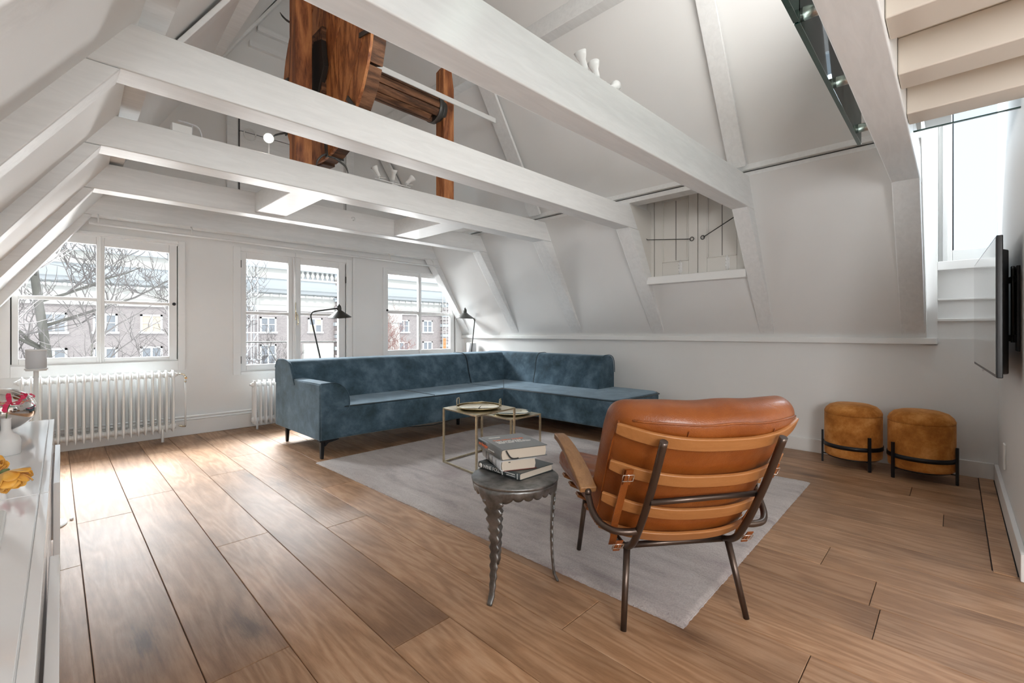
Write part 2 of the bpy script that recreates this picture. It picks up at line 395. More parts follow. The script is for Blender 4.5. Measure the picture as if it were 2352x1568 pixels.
# roof slopes = ceiling
cl = empty('ceiling', kind='structure', label='white sloping attic ceiling up to the ridge')
def slope(name, line, y0, y1, side, th=.12):
    mb = MB().prism(slab(line, 0, 0, th, side), 1, y0, y1); return mb.build(name, 'wall_paint', cl)
slope('lower_slope', SR, 2.26, 5.65, 1); slope('lower_slope', SR, .16, 1.32, 1)
slope('lower_slope', [(4.72, .98), (4.72 - .585 * .60, 1.58)], 1.32, 2.26, 1)
slope('upper_slope', UR, .16, 5.65, 1); slope('lower_slope', SL, -3.0, 2.4, -1); slope('upper_slope', UL, .16, 2.4, -1)
def skew(line, y0, y1, sh, tops):
    q = slab(line, 0, 0, .12, -1); f = (1, tops, tops, 1)
    MB().hexa([(q[i][0], y0, q[i][1]) for i in range(4)], [(q[i][0] + sh * f[i], y1, q[i][1]) for i in range(4)]).build('lower_slope' if tops else 'upper_slope', 'wall_paint', cl)
skew(SL, 2.4, 5.66, .13, 1); skew(UL, 2.4, 5.66, .13, 0)
MB().box(-.66, -.44, 2.4, 5.65, .965, 1.005).build('ledge', 'frame_paint', cl)
# closed rear gable of the loft above the near beam, loft floor over the camera
MB().prism([(.3, 2.35), (3.95, 2.35), (2.1, 5.2)], 1, .02, .14).build('loft_gable', 'wall_paint', cl)
lf = MB().box(-.1, 2.95, -3.0, .164, 2.20, 2.30).build('loft_floor', 'cream_paint', cl)
for x in (-.35 + .45 * i for i in range(8)):
    if x > 0.1: MB().box(x - .01, x + .145, -3.0, .164, 2.055, 2.20).build('joist', 'cream_paint', cl, bevel=.006)
# front gable wall with three window openings
yw0, yw1 = 5.65, 5.84
wf = MB()
OPEN = [(-.19, 1.0, .70, 1.96), (1.50, 2.79, .58, 1.965), (3.31, 4.58, .70, 1.935)]
xs = [-.70] + [v_ for o_ in OPEN for v_ in (o_[0], o_[1])] + [4.82]
for a, b in zip(xs[::2], xs[1::2]): wf.box(a, b, yw0, yw1, -.1, 2.05)
for a, b, z0, z1 in OPEN: wf.box(a, b, yw0, yw1, -.1, z0); wf.box(a, b, yw0, yw1, z1, 2.05)
wf.prism([(-.7, 2.05), (4.82, 2.05), (4.3, 2.4), (2.1, 5.35), (0, 2.4)], 1, yw0, yw1)
wfo = struct('wall_front', wf, 'wall_paint', 'white window wall with gable above')
MB().box(1.70, 2.55, 5.60, 5.65, 4.42, 4.48).box(1.62, 2.65, 5.60, 5.65, 4.22, 4.28).build('gable_ledge', 'timber_paint', wfo)
# hatch in the gable
hd = empty('door_1', (0, 0, 0), kind='structure', label='white hatch in the gable behind the hoist wheel')
MB().box(1.52, 2.72, 5.642, 5.652, 2.35, 3.40).build('gap', 'dark_gap', hd)
MB().box(1.528, 2.712, 5.625, 5.655, 2.36, 3.25).build('panel', 'timber_paint', hd, bevel=.004)
MB().box(1.528, 2.712, 5.625, 5.655, 3.258, 3.392).build('panel', 'timber_paint', hd, bevel=.004)
MB().box(1.40, 1.50, 5.61, 5.655, 2.3, 3.42).box(2.74, 2.84, 5.61, 5.655, 2.3, 3.42).box(1.40, 2.84, 5.61, 5.655, 3.41, 3.50).build('frame', 'timber_paint', hd, bevel=.004)
MB().tube([(1.62 + .06 * cos(a), 5.60, 3.23 + .06 * sin(a)) for a in [2 * pi * k / 20 for k in range(21)]], .007, 6).build('ring_pull', 'frame_paint', hd)
# baseboards
struct('baseboard_front', MB().box(-.58, 4.72, 5.615, 5.65, 0, .145), 'frame_paint', bevel=.004)
struct('baseboard_right', MB().box(4.698, 4.72, -.195, 5.61, 0, .115), 'frame_paint', bevel=.003)
struct('baseboard_tv', MB().box(2.868, 4.70, -.215, -.195, 0, .115).box(2.868, 2.89, -1.2, -.215, 0, .115), 'frame_paint', bevel=.003)
struct('trim_1', MB().box(4.67, 4.76, .10, 5.65, .955, 1.005), 'frame_paint', 'white ledge along the top of the knee wall', bevel=.006)
# purlins
def purlin(name, x0, x1, z0, z1, y0, y1, side, label):
    e = empty(name, kind='structure', label=label)
    xi = x0 if side > 0 else x1
    zm = z0 + .043
    if side > 0:
        MB().box(x0 + .03, x1, y0, y1, z0, zm).build('board', 'timber_paint', e, bevel=.003); MB().box(x0, x1, y0, y1, zm + .010, z1).build('board', 'timber_paint', e, bevel=.003)
        MB().box(x0 + .05, x1 - .01, y0, y1, zm - .002, zm + .012).build('gap', 'dark_gap', e)
    else: MB().box(x0, x1, y0, y1, z0, z1).build('board', 'timber_paint', e, bevel=.005)
purlin('trim_2', 3.925, 4.10, 2.290, 2.385, .32, 5.64, 1, 'white purlin above the braces on the right slope')
struct('trim_3', MB().hexa([(.22, .17, 2.285), (.365, .17, 2.285), (.365, 2.4, 2.285), (.22, 2.4, 2.285)], [(.22, .17, 2.42), (.365, .17, 2.42), (.365, 2.4, 2.42), (.22, 2.4, 2.42)]).hexa([(.22, 2.4, 2.285), (.365, 2.4, 2.285), (.475, 5.64, 2.285), (.33, 5.64, 2.285)], [(.22, 2.4, 2.42), (.365, 2.4, 2.42), (.475, 5.64, 2.42), (.33, 5.64, 2.42)]), 'timber_paint', 'white purlin above the braces on the left slope')
purlin('trim_4', 3.02, 3.16, 3.60, 3.76, .17, 5.64, -1, 'white upper purlin high on the right slope')
purlin('trim_5', 1.04, 1.18, 3.60, 3.76, .17, 5.64, -1, 'white upper purlin high on the left slope')
# trusses
def truss(n, y0, y1, zl, zr, tl, tr, label, rafters=False, xr=3.97, foot=4.72, collar=False, xl=.215):
    e = empty('trim_%d' % n, kind='structure', label=label)
    b = MB(); xl0, dl = xl, xl - .215
    b.hexa([(.10 + dl, y0, zl), (4.11, y0, zr), (4.11, y1, zr), (.10 + dl, y1, zl)], [(.225 + dl, y0, tl), (3.975, y0, tr), (3.975, y1, tr), (.225 + dl, y1, tl)])
    b.build('tie_beam', 'timber_paint', e, bevel=.007)
    o = MB().prism([(foot, .99), (xr - .03, zr), (4.13, zr), (4.78, .99)], 1, y0 + .002, y1 - .002).build('brace', 'timber_paint', e, bevel=.007)
    o = MB().prism([(-.50 + dl, .99), (xl, zl), (.09 + dl, zl), (-.63 + dl, .99)], 1, y0 + .002, y1 - .002).build('brace', 'timber_paint', e, bevel=.007)
    if rafters:
        for (xa, xb, s) in ((3.90, 2.13, 1), (.30, 2.07, -1)):
            d = V((xb - xa, 5.10 - 2.37)).normalized(); nrm = V((-d.y, d.x)); nrm = nrm if nrm.y < 0 else -nrm
            if nrm.y > 0: nrm = -nrm
            t = .03
            p = [(xa, 2.37), (xb, 5.10), (xb + nrm.x * t, 5.10 + nrm.y * t), (xa + nrm.x * t, 2.37 + nrm.y * t)]
            MB().prism(p, 1, y0, y1).build('rafter', 'timber_paint', e, bevel=.006)
    if collar:
        MB().box(1.72, 3.28, y0 + .09, y0 + .105, 3.205, 3.255).build('collar_beam', 'timber_paint', e, bevel=.006)
    return e
truss(6, .165, .31, 2.035, 2.045, 2.25, 2.25, 'white roof truss at the edge of the loft, right above the photographer', False)
truss(7, 1.19, 1.32, 1.972, 2.055, 2.19, 2.30, 'white roof truss nearest in front, thick beam crossing the picture', True)
truss(8, 2.25, 2.40, 2.039, 2.058, 2.225, 2.255, 'white roof truss second from the front')
truss(9, 3.32, 3.49, 2.059, 2.080, 2.240, 2.285, 'white roof truss third from the front, below the hoist wheel', True, collar=True, xl=.236)
truss(10, 4.40, 4.545, 2.071, 2.090, 2.265, 2.285, 'white roof truss nearest the windows but one', xl=.273)
truss(11, 5.46, 5.61, 2.085, 2.110, 2.30, 2.30, 'white roof truss against the window wall', True, xl=.325)
# short trimmers between two trusses
for k, (xa, xb) in enumerate([(1.31, 1.555), (2.69, 2.975)]):
    struct('trim_%d' % (12 + k), MB().box(xa, xb, 3.49, 4.40, 2.095, 2.26), 'timber_paint', 'short white trimmer between two tie beams, %s one' % ('left' if k == 0 else 'right'), bevel=.006)
0 and struct('trim_14', MB().box(.38, .62, 3.49, 4.40, 2.12, 2.24), 'timber_paint', 'short white trimmer at the left purlin', bevel=.006)

# recessed shutters in the right slope
struct('wall_niche', MB().box(4.46, 4.52, 1.22, 2.40, 1.50, 2.66).box(3.96, 4.52, 1.22, 2.40, 2.60, 2.66).box(3.99, 4.52, 2.30, 2.40, 2.30, 2.60).box(3.99, 4.52, 1.22, 1.30, 2.30, 2.60).prism([(4.36, 1.55), (3.96, 2.29), (4.48, 2.29), (4.48, 1.55)], 1, 2.28, 2.36).prism([(4.36, 1.55), (3.96, 2.29), (4.48, 2.29), (4.48, 1.55)], 1, 1.22, 1.30), 'wall_paint')
d2 = empty('door_2', kind='structure', label='pair of white panelled shutters in the right slope')
MB().box(4.405, 4.425, 1.30, 2.30, 1.59, 2.52).build('gap', 'dark_gap', d2)
MB().box(4.30, 4.43, 1.32, 2.26, 1.53, 1.605).build('sill', 'frame_paint', d2, bevel=.004)
MB().prism([(4.33, 1.6), (3.97, 2.28), (4.42, 2.28), (4.42, 1.6)], 1, 2.255, 2.275).build('cheek', 'door_paint', d2)
MB().box(4.385, 4.42, 2.222, 2.30, 1.60, 2.5).build('jamb', 'door_paint', d2)
MB().box(4.05, 4.45, 1.30, 2.30, 2.50, 2.54).build('head', 'door_paint', d2)
def shutter(ya, yb):
    l = MB(); x0, x1 = 4.380, 4.405; s = .085
    l.box(x0, x1, ya, ya + s, 1.61, 2.49).box(x0, x1, yb - s, yb, 1.61, 2.49).box(x0, x1, ya + s, yb - s, 1.61, 1.745).box(x0, x1, ya + s, yb - s, 2.36, 2.49)
    o = l.build('shutter', 'door_paint', d2, bevel=.004)
    m_ = (ya + yb) / 2
    for a, b in ((ya + s, m_ - .002), (m_ + .002, yb - s)): MB().box(x0 + .017, x1 - .002, a, b, 1.745, 2.36).build('panel', 'door_paint', o, bevel=.002)
    mo = MB(); w_ = .010
    for (a, b, c_, d_) in ((ya + s, ya + s + w_, 1.745, 2.36), (yb - s - w_, yb - s, 1.745, 2.36), (ya + s, yb - s, 1.745, 1.745 + w_), (ya + s, yb - s, 2.35, 2.36)): mo.box(x0 - .004, x0 + .018, a, b, c_, d_)
    tag(mo.build('moulding', 'door_paint', o, bevel=.002), kind=None)
    MB().box(x0 + .0165, x1 - .003, m_ - .0025, m_ + .0025, 1.745, 2.36).build('gap', 'dark_gap', o)
    bo = MB(); ym = m_ - .055; bo.box(x0 - .006, x0, ym - .018, ym + .018, 1.63, 1.73); bo.tube([(x0 - .012, ym, 1.60), (x0 - .012, ym, 1.75)], .006, 8)
    for z in (1.645, 1.675, 1.705): bo.tube([(x0 - .008, ym + .014, z), (x0 - .014, ym + .005, z), (x0 - .014, ym - .01, z)], .004, 6)
    bo.build('bolt', 'frame_paint', o)
    return o
sh1 = shutter(1.776, 2.214); sh2 = shutter(1.335, 1.770)
MB().tube([(4.26, 2.262, 1.975), (4.28, 2.262, 2.0), (4.30, 2.25, 1.985), (4.355, 1.86, 1.945), (4.36, 1.84, 1.945)], .0045, 8).build('stay_hook', 'lamp_grey', sh1)
MB().tube([(4.372, 1.825 + .018 * cos(a), 1.945 + .018 * sin(a)) for a in [2 * pi * k / 12 for k in range(13)]], .004, 6).build('stay_ring', 'lamp_grey', sh1)
MB().tube([(4.372, 1.715, 1.945), (4.36, 1.69, 1.955), (4.20, 1.34, 2.07)], .0045, 8).build('stay_hook', 'lamp_grey', sh2)
MB().tube([(4.372, 1.722 + .018 * cos(a), 1.945 + .018 * sin(a)) for a in [2 * pi * k / 12 for k in range(13)]], .004, 6).build('stay_ring', 'lamp_grey', sh2)

# skylight bay on the far right
w4 = empty('window_4', kind='structure', label='tall roof window beside the television')
bay = MB(); bay.box(4.73, 4.82, -.215, .10, 1.0, 1.145); bay.box(4.755, 4.84, -.215, .10, 1.145, 1.295); bay.box(4.785, 4.86, -.215, .10, 1.295, 1.53)
bay.box(4.72, 5.35, .10, .17, .95, 4.0); bay.box(4.82, 5.3, -1.2, -.62, 1.0, 4.0); bay.box(4.86, 5.10, -.62, .10, 1.45, 1.55)
struct('wall_bay', bay, 'wall_paint', 'stepped white wall under the roof window')
struct('trim_15', MB().box(4.712, 4.76, -.215, .10, 1.128, 1.15).box(4.735, 4.79, -.215, .10, 1.285, 1.30).box(4.72, 4.90, -.215, .10, 1.515, 1.58), 'frame_paint', 'white ledges under the roof window', bevel=.004)
fr = MB(); fr.box(4.98, 5.04, .02, .10, 1.58, 3.8).box(4.98, 5.04, -.62, -.55, 1.58, 3.8).box(4.98, 5.04, -.55, .02, 1.58, 1.69).box(4.98, 5.04, -.55, .02, 3.6, 3.8)
fr.build('frame', 'frame_paint', w4, bevel=.006)
MB().box(4.95, 4.99, .045, .075, 1.60, 3.8).build('casing', 'frame_paint', w4, bevel=.004)
MB().box(5.018, 5.022, -.55, .02, 1.69, 3.6).build('pane', 'skylight_glass', w4)
MB().box(5.005, 5.015, .012, .02, 1.69, 3.6).build('seal', 'black_plastic', w4)
struct('ceiling_bay', MB().box(2.90, 5.3, -.62, .155, 3.9, 4.0).box(2.95, 3.0, -3.0, .155, 2.31, 4.0), 'wall_paint')

# windows of the front wall
def sash(e, x0, x1, z0, z1, gx0, gx1, gz0, gz1, bz0, bz1, y=5.662):
    s = MB(); y1 = y + .045
    s.box(x0, gx0, y, y1, z0, z1).box(gx1, x1, y, y1, z0, z1).box(gx0, gx1, y, y1, z0, gz0).box(gx0, gx1, y, y1, gz1, z1).box(gx0, gx1, y + .006, y1, bz0, bz1)
    o = s.build('sash', 'frame_paint', e, bevel=.004)
    for a, b in ((gz0, bz0), (bz1, gz1)): MB().box(gx0, gx1, y + .022, y + .026, a, b).build('pane', 'window_glass', o)
    return o
def win(n, ox0, ox1, oz0, oz1, sashes, cas, label):
    e = empty('window_%d' % n, kind='structure', label=label)
    a, b, c, d = cas; hx0, hx1, hz0, hz1 = OPEN[n - 1]
    f = MB(); y0, y1 = 5.635, 5.66
    f.box(a, ox0 - .004, y0, y1, c, d).box(ox1 + .004, b, y0, y1, c, d).box(ox0 - .004, ox1 + .004, y0, y1, c, oz0 - .004).box(ox0 - .004, ox1 + .004, y0, y1, oz1 + .004, d)
    f.build('casing', 'frame_paint', e, bevel=.003)
    g = MB(); g.box(hx0, hx1, 5.66, 5.80, hz0, oz0 + .01).box(hx0, hx1, 5.66, 5.80, oz1 - .01, hz1).box(hx0, ox0 + .01, 5.712, 5.80, hz0, hz1).box(ox1 - .01, hx1, 5.712, 5.80, hz0, hz1)
    g.build('frame', 'frame_paint', e)
    MB().box(ox0 - .006, ox1 + .006, 5.708, 5.713, oz0 - .006, oz0 + .004).box(ox0 - .006, ox0 + .002, 5.69, 5.713, oz0, oz1).box(ox1 - .002, ox1 + .006, 5.69, 5.713, oz0, oz1).box(ox0 - .006, ox1 + .006, 5.69, 5.713, oz1 - .002, oz1 + .006).build('gap', 'dark_gap', e)
    for s in sashes: sash(e, *s)
    return e
w1 = win(1, -.165, .972, .765, 1.930, [(-.163, .389, .767, 1.928, -.123, .365, .822, 1.85, 1.33, 1.362), (.396, .97, .767, 1.928, .422, .905, .806, 1.842, 1.313, 1.342)], (-.26, 1.035, .665, 1.965), 'left window with a bare tree outside, above the long radiator')
MB().box(.386, .400, 5.650, 5.70, .765, 1.93).build('mullion', 'frame_paint', w1, bevel=.003)
MB().lathe([(0, 0), (.014, .002), (.016, .012), (.010, .020), (0, .022)], seg=16).build('knob', 'black_plastic', w1).matrix_local = Matrix.Translation((.944, 5.662, 1.33)) @ Matrix.Rotation(R(90), 4, 'X')
w2 = win(2, 1.543, 2.752, .614, 1.935, [(1.545, 2.092, .616, 1.933, 1.60, 2.048, .683, 1.86, 1.243, 1.28), (2.150, 2.75, .616, 1.933, 2.19, 2.662, .70, 1.858, 1.247, 1.283)], (1.466, 2.825, .58, 1.985), 'middle double window with a brass espagnolette handle')
MB().box(2.094, 2.148, 5.645, 5.70, .616, 1.933).build('mullion', 'frame_paint', w2, bevel=.003)
MB().tube([(2.12, 5.635, 1.19), (2.12, 5.635, 1.40)], .006, 8).tube([(2.125, 5.63, 1.28), (2.13, 5.60, 1.24), (2.135, 5.595, 1.16), (2.125, 5.60, 1.13)], .009, 8).build('handle', 'polished_brass', w2)
MB().tube([(2.12, 5.64, .62), (2.12, 5.64, 1.99)], .007, 8).build('rod', 'frame_paint', w2)
for z in (1.80, .74, 1.72):
    x = 1.543 if z != 1.72 else 2.752
    MB().tube([(x, 5.652, z - .04), (x, 5.652, z + .04)], .007, 8).build('hinge', 'lamp_grey', w2)
MB().tube([(1.58, 5.73, .935), (2.70, 5.73, .925)], .007, 8).build('guard_rail', 'lamp_grey', w2)
w3 = win(3, 3.33, 4.543, .735, 1.905, [(3.332, 3.889, .737, 1.903, 3.37, 3.873, .795, 1.85, 1.304, 1.352), (3.897, 4.541, .737, 1.903, 3.922, 4.462, .79, 1.85, 1.298, 1.345)], (3.28, 4.60, .70, 1.935), 'right window behind the corner of the sofa')
MB().box(3.887, 3.901, 5.650, 5.70, .735, 1.905).build('mullion', 'frame_paint', w3, bevel=.003)
MB().lathe([(0, 0), (.014, .002), (.016, .012), (.010, .020), (0, .022)], seg=16).build('knob', 'black_plastic', w3).matrix_local = Matrix.Translation((3.352, 5.662, 1.35)) @ Matrix.Rotation(R(90), 4, 'X')
struct('trim_16', MB().box(2.84, 2.875, 5.632, 5.652, .2, 2.02), 'frame_paint', 'slim upright batten between the middle and right windows', bevel=.003)
# curtain rail under the last truss
cr = empty('curtain_rail', (2.1, 5.42, 2.0), label='slim white curtain rail running above all three windows', cat='curtain rail')
MB().tube([(-1.80, 0, 0), (1.93, 0, 0)], .011, 8).build('rail', 'frame_paint', cr)
for x in (-1.74, -1.05, 1.17, 1.86): MB().tube([(x, 0, -.012), (x, 0, .06), (x, .05, .095)], .007, 6).build('bracket', 'frame_paint', cr)

# ================================================================== SOFA
sf = empty('corner_sofa', (0, 0, 0), label='large blue velvet corner sofa standing before the windows', cat='sofa')
def prof_round(pts, r, n=5):   # rounded polygon
    out = []; k = len(pts)
    for i in range(k):
        p = V(pts[i]); a = V(pts[i - 1]); b = V(pts[(i + 1) % k]); rr = r[i] if isinstance(r, (list, tuple)) else r
        if rr <= 0: out.append(tuple(p)); continue
        u = (a - p); w = (b - p); rr = min(rr, u.length * .49, w.length * .49); s = p + u.normalized() * rr; e = p + w.normalized() * rr
        for j in range(n + 1):
            t = j / n; q = s * (1 - t) ** 2 + p * 2 * t * (1 - t) + e * t * t; out.append(tuple(q))
    return out
def extr(name, poly, axis, a0, a1, mt, parent, bv=.02):
    return MB().prism(poly, axis, a0, a1, True).build(name, mt, parent, bevel=bv, bseg=4)
# backs: cross-section (depth, height); d measured from the front crease
BK = [(0, .40), (.02, .40), (.085, .60), (.10, .70), (.16, .785), (.36, .79), (.47, .75), (.49, .60), (.49, .16), (.0, .16)]
BR = [0, .02, .08, .08, .09, .12, .08, .05, .03, .02]
bkp = prof_round(BK, BR)
def back_x(name, y0, x0, x1): return extr(name, [(y0 + d, z) for d, z in bkp], 0, x0, x1, 'blue_velvet', sf, .022)
# left backrest, with its seam by the corner
back_x('backrest', 4.24, 1.60, 3.678)
MB().tube([(3.684, 4.236 + d, z + .002) for d, z in bkp[3:-14]], .005, 6).build('seam', 'blue_piping', sf)
MB().tube([(4.222 + d * .72, 3.746, z + .001) for d, z in bkp[3:-14]], .006, 6).build('seam', 'blue_piping', sf)
MB().tube([(4.222 + d * .72, 2.800, z + .003) for d, z in bkp[3:-14]], .005, 6).build('piping', 'blue_velvet', sf)
back_x('backrest', 4.24, 3.690, 4.36)
# right backrest (faces the windows side): extrude along y
def back_y(name, x0, y0, y1, top=0): return extr(name, [(x0 + d * .72, z + (top if z > .5 else 0)) for d, z in bkp], 1, y0, y1, 'blue_velvet', sf, .03)
back_y('backrest', 4.238, 3.758, 4.70); back_y('backrest', 4.212, 2.80, 3.736)
# gathered creases on the right cushion: narrow proud folds
# seats
def seatbox(name, poly, z0, z1): return MB().prism(poly, 2, z0, z1).build(name, 'blue_velvet', sf, bevel=.025, bseg=4)
seatbox('seat', [(1.62, 3.728), (3.632, 3.64), (3.632, 4.30), (1.62, 4.30)], .155, .425)
seatbox('seat', [(3.634, 2.36), (3.66, 2.245), (3.75, 2.215), (4.45, 2.20), (4.56, 2.29), (4.585, 2.6), (4.585, 4.70), (3.634, 4.70)], .155, .425)
MB().tube([(1.80, 3.726, .418), (3.625, 3.646, .418)], .006, 6).build('piping', 'blue_piping', sf)
MB().tube([(3.632, 3.64, .418), (3.636, 2.36, .416), (3.665, 2.25, .412), (3.75, 2.212, .412), (4.45, 2.197, .412), (4.565, 2.29, .412)], .006, 6).build('piping', 'blue_piping', sf)
MB().tube([(2.72, 3.70, .427), (2.72, 4.25, .427)], .003, 6).build('seam', 'blue_piping', sf)
MB().tube([(3.64, 3.66, .427), (4.2, 4.22, .427)], .003, 6).build('seam', 'blue_piping', sf)
# arm: profile in x-z, long in y
arm = [(1.592, .157), (1.592, .612), (1.60, .622)] + [(1.690 + .155 * sin(t_), .455 + .170 * cos(t_)) for t_ in [R(95) * k / 12 for k in range(13)]] + [(1.842, .415), (1.825, .392), (1.75, .350), (1.742, .157)]
extr('arm', arm, 1, 3.722, 4.36, 'blue_velvet', sf, .014)
MB().tube([(x, 3.722, z) for x, z in [(x, z) for x, z in arm[2:-1]]], .006, 6).build('piping', 'blue_velvet', sf)
MB().tube([(1.60, 3.724, .16), (1.60, 3.724, .617), (1.598, 4.1, .62), (1.598, 4.34, .62)], .005, 6).build('piping', 'blue_velvet', sf)
extr('side_panel', [(3.724, .157), (3.724, .618), (4.24, .622), (4.32, .60), (4.72, .60), (4.73, .157)], 0, 1.588, 1.62, 'blue_velvet', sf, .012)
# end roll of the left backrest
er = prof_round([(4.235, .56), (4.30, .66), (4.36, .76), (4.46, .795), (4.66, .79), (4.735, .72), (4.735, .56)], [.03, .06, .07, .1, .08, .08, .02])
extr('end_cap', er, 0, 1.586, 1.61, 'blue_velvet', sf, .012)
MB().tube([(1.588, y, z) for y, z in er[4:-8]], .005, 6).build('piping', 'blue_velvet', sf)
MB().tube([(x, 2.798, z) for x, z in [(4.235, .43), (4.27, .56), (4.285, .68), (4.32, .755), (4.38, .785), (4.47, .785)]], .005, 6).build('piping', 'blue_velvet', sf)
# creases in the right back cushion
fo = MB()
for k in range(11):
    y = 2.98 + k * .052; fo.tube(catmull([(4.272, y, .56), (4.290, y + .008, .66), (4.312, y + .012, .735)], 4), .0065, 6, rr=[.002, .004, .0065, .008, .008, .007, .005, .004, .002])
fo.build('fold', 'blue_velvet', sf)
for (x, y, sx) in [(1.625, 3.765, 1), (1.66, 4.62, 1), (3.30, 4.05, 1), (3.70, 4.10, 1), (3.74, 2.40, 1), (4.48, 2.42, -1), (4.45, 4.55, -1)]:
    lg = MB(); lg.hexa([(x - .011, y - .015, 0), (x + .011, y - .015, 0), (x + .011, y + .015, 0), (x - .011, y + .015, 0)], [(x - .015, y - .018, .14), (x + .018, y - .018, .14), (x + .018, y + .018, .14), (x - .015, y + .018, .14)])
    lg.prism([(x + .02 * sx, .155), (x + .14 * sx, .155), (x + .14 * sx, .143), (x + .05 * sx, .128), (x + .02 * sx, .10)], 1, y - .02, y + .02); lg.box(x - .03, x + .05, y - .03, y + .03, .143, .156)
    lg.build('leg', 'black_steel', sf, bevel=.003)
MB().tube(catmull([(2.6, 4.4, .02), (2.9, 4.1, .04), (3.2, 4.2, .02), (3.6, 4.4, .012), (3.9, 4.9, .012)], 5), .004, 6).build('cable', 'black_plastic', sf)

# ================================================================== RUG
rgc = (2.63, 2.20); rw, rl = 2.14, 2.985
def rugf(u, v_):
    x = (u - .5) * rw; y = (v_ - .5) * rl; e = min(u, 1 - u) * rw; e2 = min(v_, 1 - v_) * rl; d = min(e, e2)
    rr = random.random
    h = .012 * min(1, (d / .02)) ** .5 + (rr() - .5) * .0022
    j = .004 if d < .01 else .0015
    return (x + (rr() - .5) * j, y + (rr() - .5) * j, max(.001, h))
ru = MB().grid(215, 299, rugf); ru.box(-rw / 2 + .002, rw / 2 - .002, -rl / 2 + .002, rl / 2 - .002, .0003, .004)
rug = ru.build('rug', 'rug_wool'); rug.location = (rgc[0], rgc[1], 0); rug.rotation_euler = (0, 0, R(.9)); tag(rug, 'pale mauve-grey wool rug under the low tables and leather armchair', 'rug')

# ================================================================== NESTING TABLES
def frame_table(name, corners, h, label):
    cx = sum(c[0] for c in corners) / 4; cy = sum(c[1] for c in corners) / 4
    e = empty(name, (cx, cy, .0135), label=label, cat='coffee table', group='pair of nesting metal side tables')
    q = [(c[0] - cx, c[1] - cy) for c in corners]; t = .0065; h = h - .0135
    MB().prism(q, 2, h - .012, h).build('tabletop', 'brass', e, bevel=.0015)
    for p in q:
        sx = -1 if p[0] > 0 else 1; sy = -1 if p[1] > 0 else 1
        MB().box(min(p[0], p[0] + sx * .013), max(p[0], p[0] + sx * .013), min(p[1], p[1] + sy * .013), max(p[1], p[1] + sy * .013), 0, h - .012).build('leg', 'brass', e)
    for i in range(4):
        a = V((*q[i], .006)); b = V((*q[(i + 1) % 4], .006)); c = V((0, 0, .006)); a = a + (c - a).normalized() * .009; b = b + (c - b).normalized() * .009
        MB().strip([a, b], (0, 0, 1), .012, .012).build('rail', 'brass', e)
    return e
frame_table('nesting_table', [(2.195, 2.485), (2.645, 2.525), (2.690, 2.975), (2.235, 2.935)], .447, 'taller square brass-coloured table holding the tray with upright handles')
frame_table('nesting_table', [(2.703, 2.628), (3.088, 2.634), (3.094, 3.015), (2.712, 3.010)], .330, 'lower square brass-coloured table holding the plain round tray')
def tray(loc, r, handles, label):
    e = empty('round_tray', loc, R(-14), label=label, cat='tray')
    MB().lathe([(0, 0), (r * .78, 0), (r * .86, .006), (r, .016), (r * 1.0, .0185), (r * .85, .009), (r * .77, .003), (0, .003)], seg=56).build('dish', 'polished_brass', e)
    if handles:
        for s in (-1, 1):
            a0 = R(-42) if s > 0 else R(138)
            pts = []
            for da, z in ((-.19, .014), (-.19, .075), (.19, .075), (.19, .014)): pts.append((cos(a0 + da) * r * .97, sin(a0 + da) * r * .97, z))
            P0, P1, P2, P3 = [V(p) for p in pts]; c = .018
            MB().tube([P0, P1 - V((0, 0, c)), P1.lerp(P2, .12), P1.lerp(P2, .88), P2 - V((0, 0, c)), P3], .0036, 8).build('handle', 'brass', e)
        MB().tube([(cos(t_) * r * .99, sin(t_) * r * .99, .019) for t_ in [2 * pi * k / 48 for k in range(49)]], .004, 6).build('rim', 'brass', e)
        MB().tube([(-.02, -.03, .004), (.05, .06, .0045)], .0015, 6).build('seam', 'dark_gap', e)
    return e
tray((2.425, 2.715, .4475), .180, True, 'round brass tray with two upright wire handles')
tray((2.905, 2.815, .3305), .165, False, 'plain round brass tray on the lower table')

# ================================================================== SCALLOPED SIDE TABLE + BOOKS
stb = empty('side_table', (1.387, 1.327, 0), label='round grey cast metal side table with wavy edges holding three books', cat='side table')
TH = .452
MB().lathe([(0, TH - .016), (.172, TH - .016), (.180, TH - .012), (.182, TH - .003), (.179, TH), (0, TH)], seg=64).build('tabletop', 'cast_metal', stb)
feet = [(1.209 - 1.387, 1.288 - 1.327), (1.518 - 1.387, 1.213 - 1.327), (1.435 - 1.387, 1.481 - 1.327)]
fa = [atan2(y, x) for x, y in feet]
def skirt(u, v_):
    a = u * 2 * pi
    da = min(abs((a - f + pi) % (2 * pi) - pi) for f in fa)
    low = .030 + .012 * abs(sin(a * 13)) ** .6 + .050 * math.exp(-(da / .27) ** 2)
    r = .178 - .010 * (v_ ** 2)
    return (r * cos(a), r * sin(a), TH - .012 - low * v_)
sk = MB().grid(420, 5, skirt, closeu=True); o = sk.build('apron', 'cast_metal', stb); so_ = o.modifiers.new('sol', 'SOLIDIFY'); so_.thickness = .008; so_.offset = -1
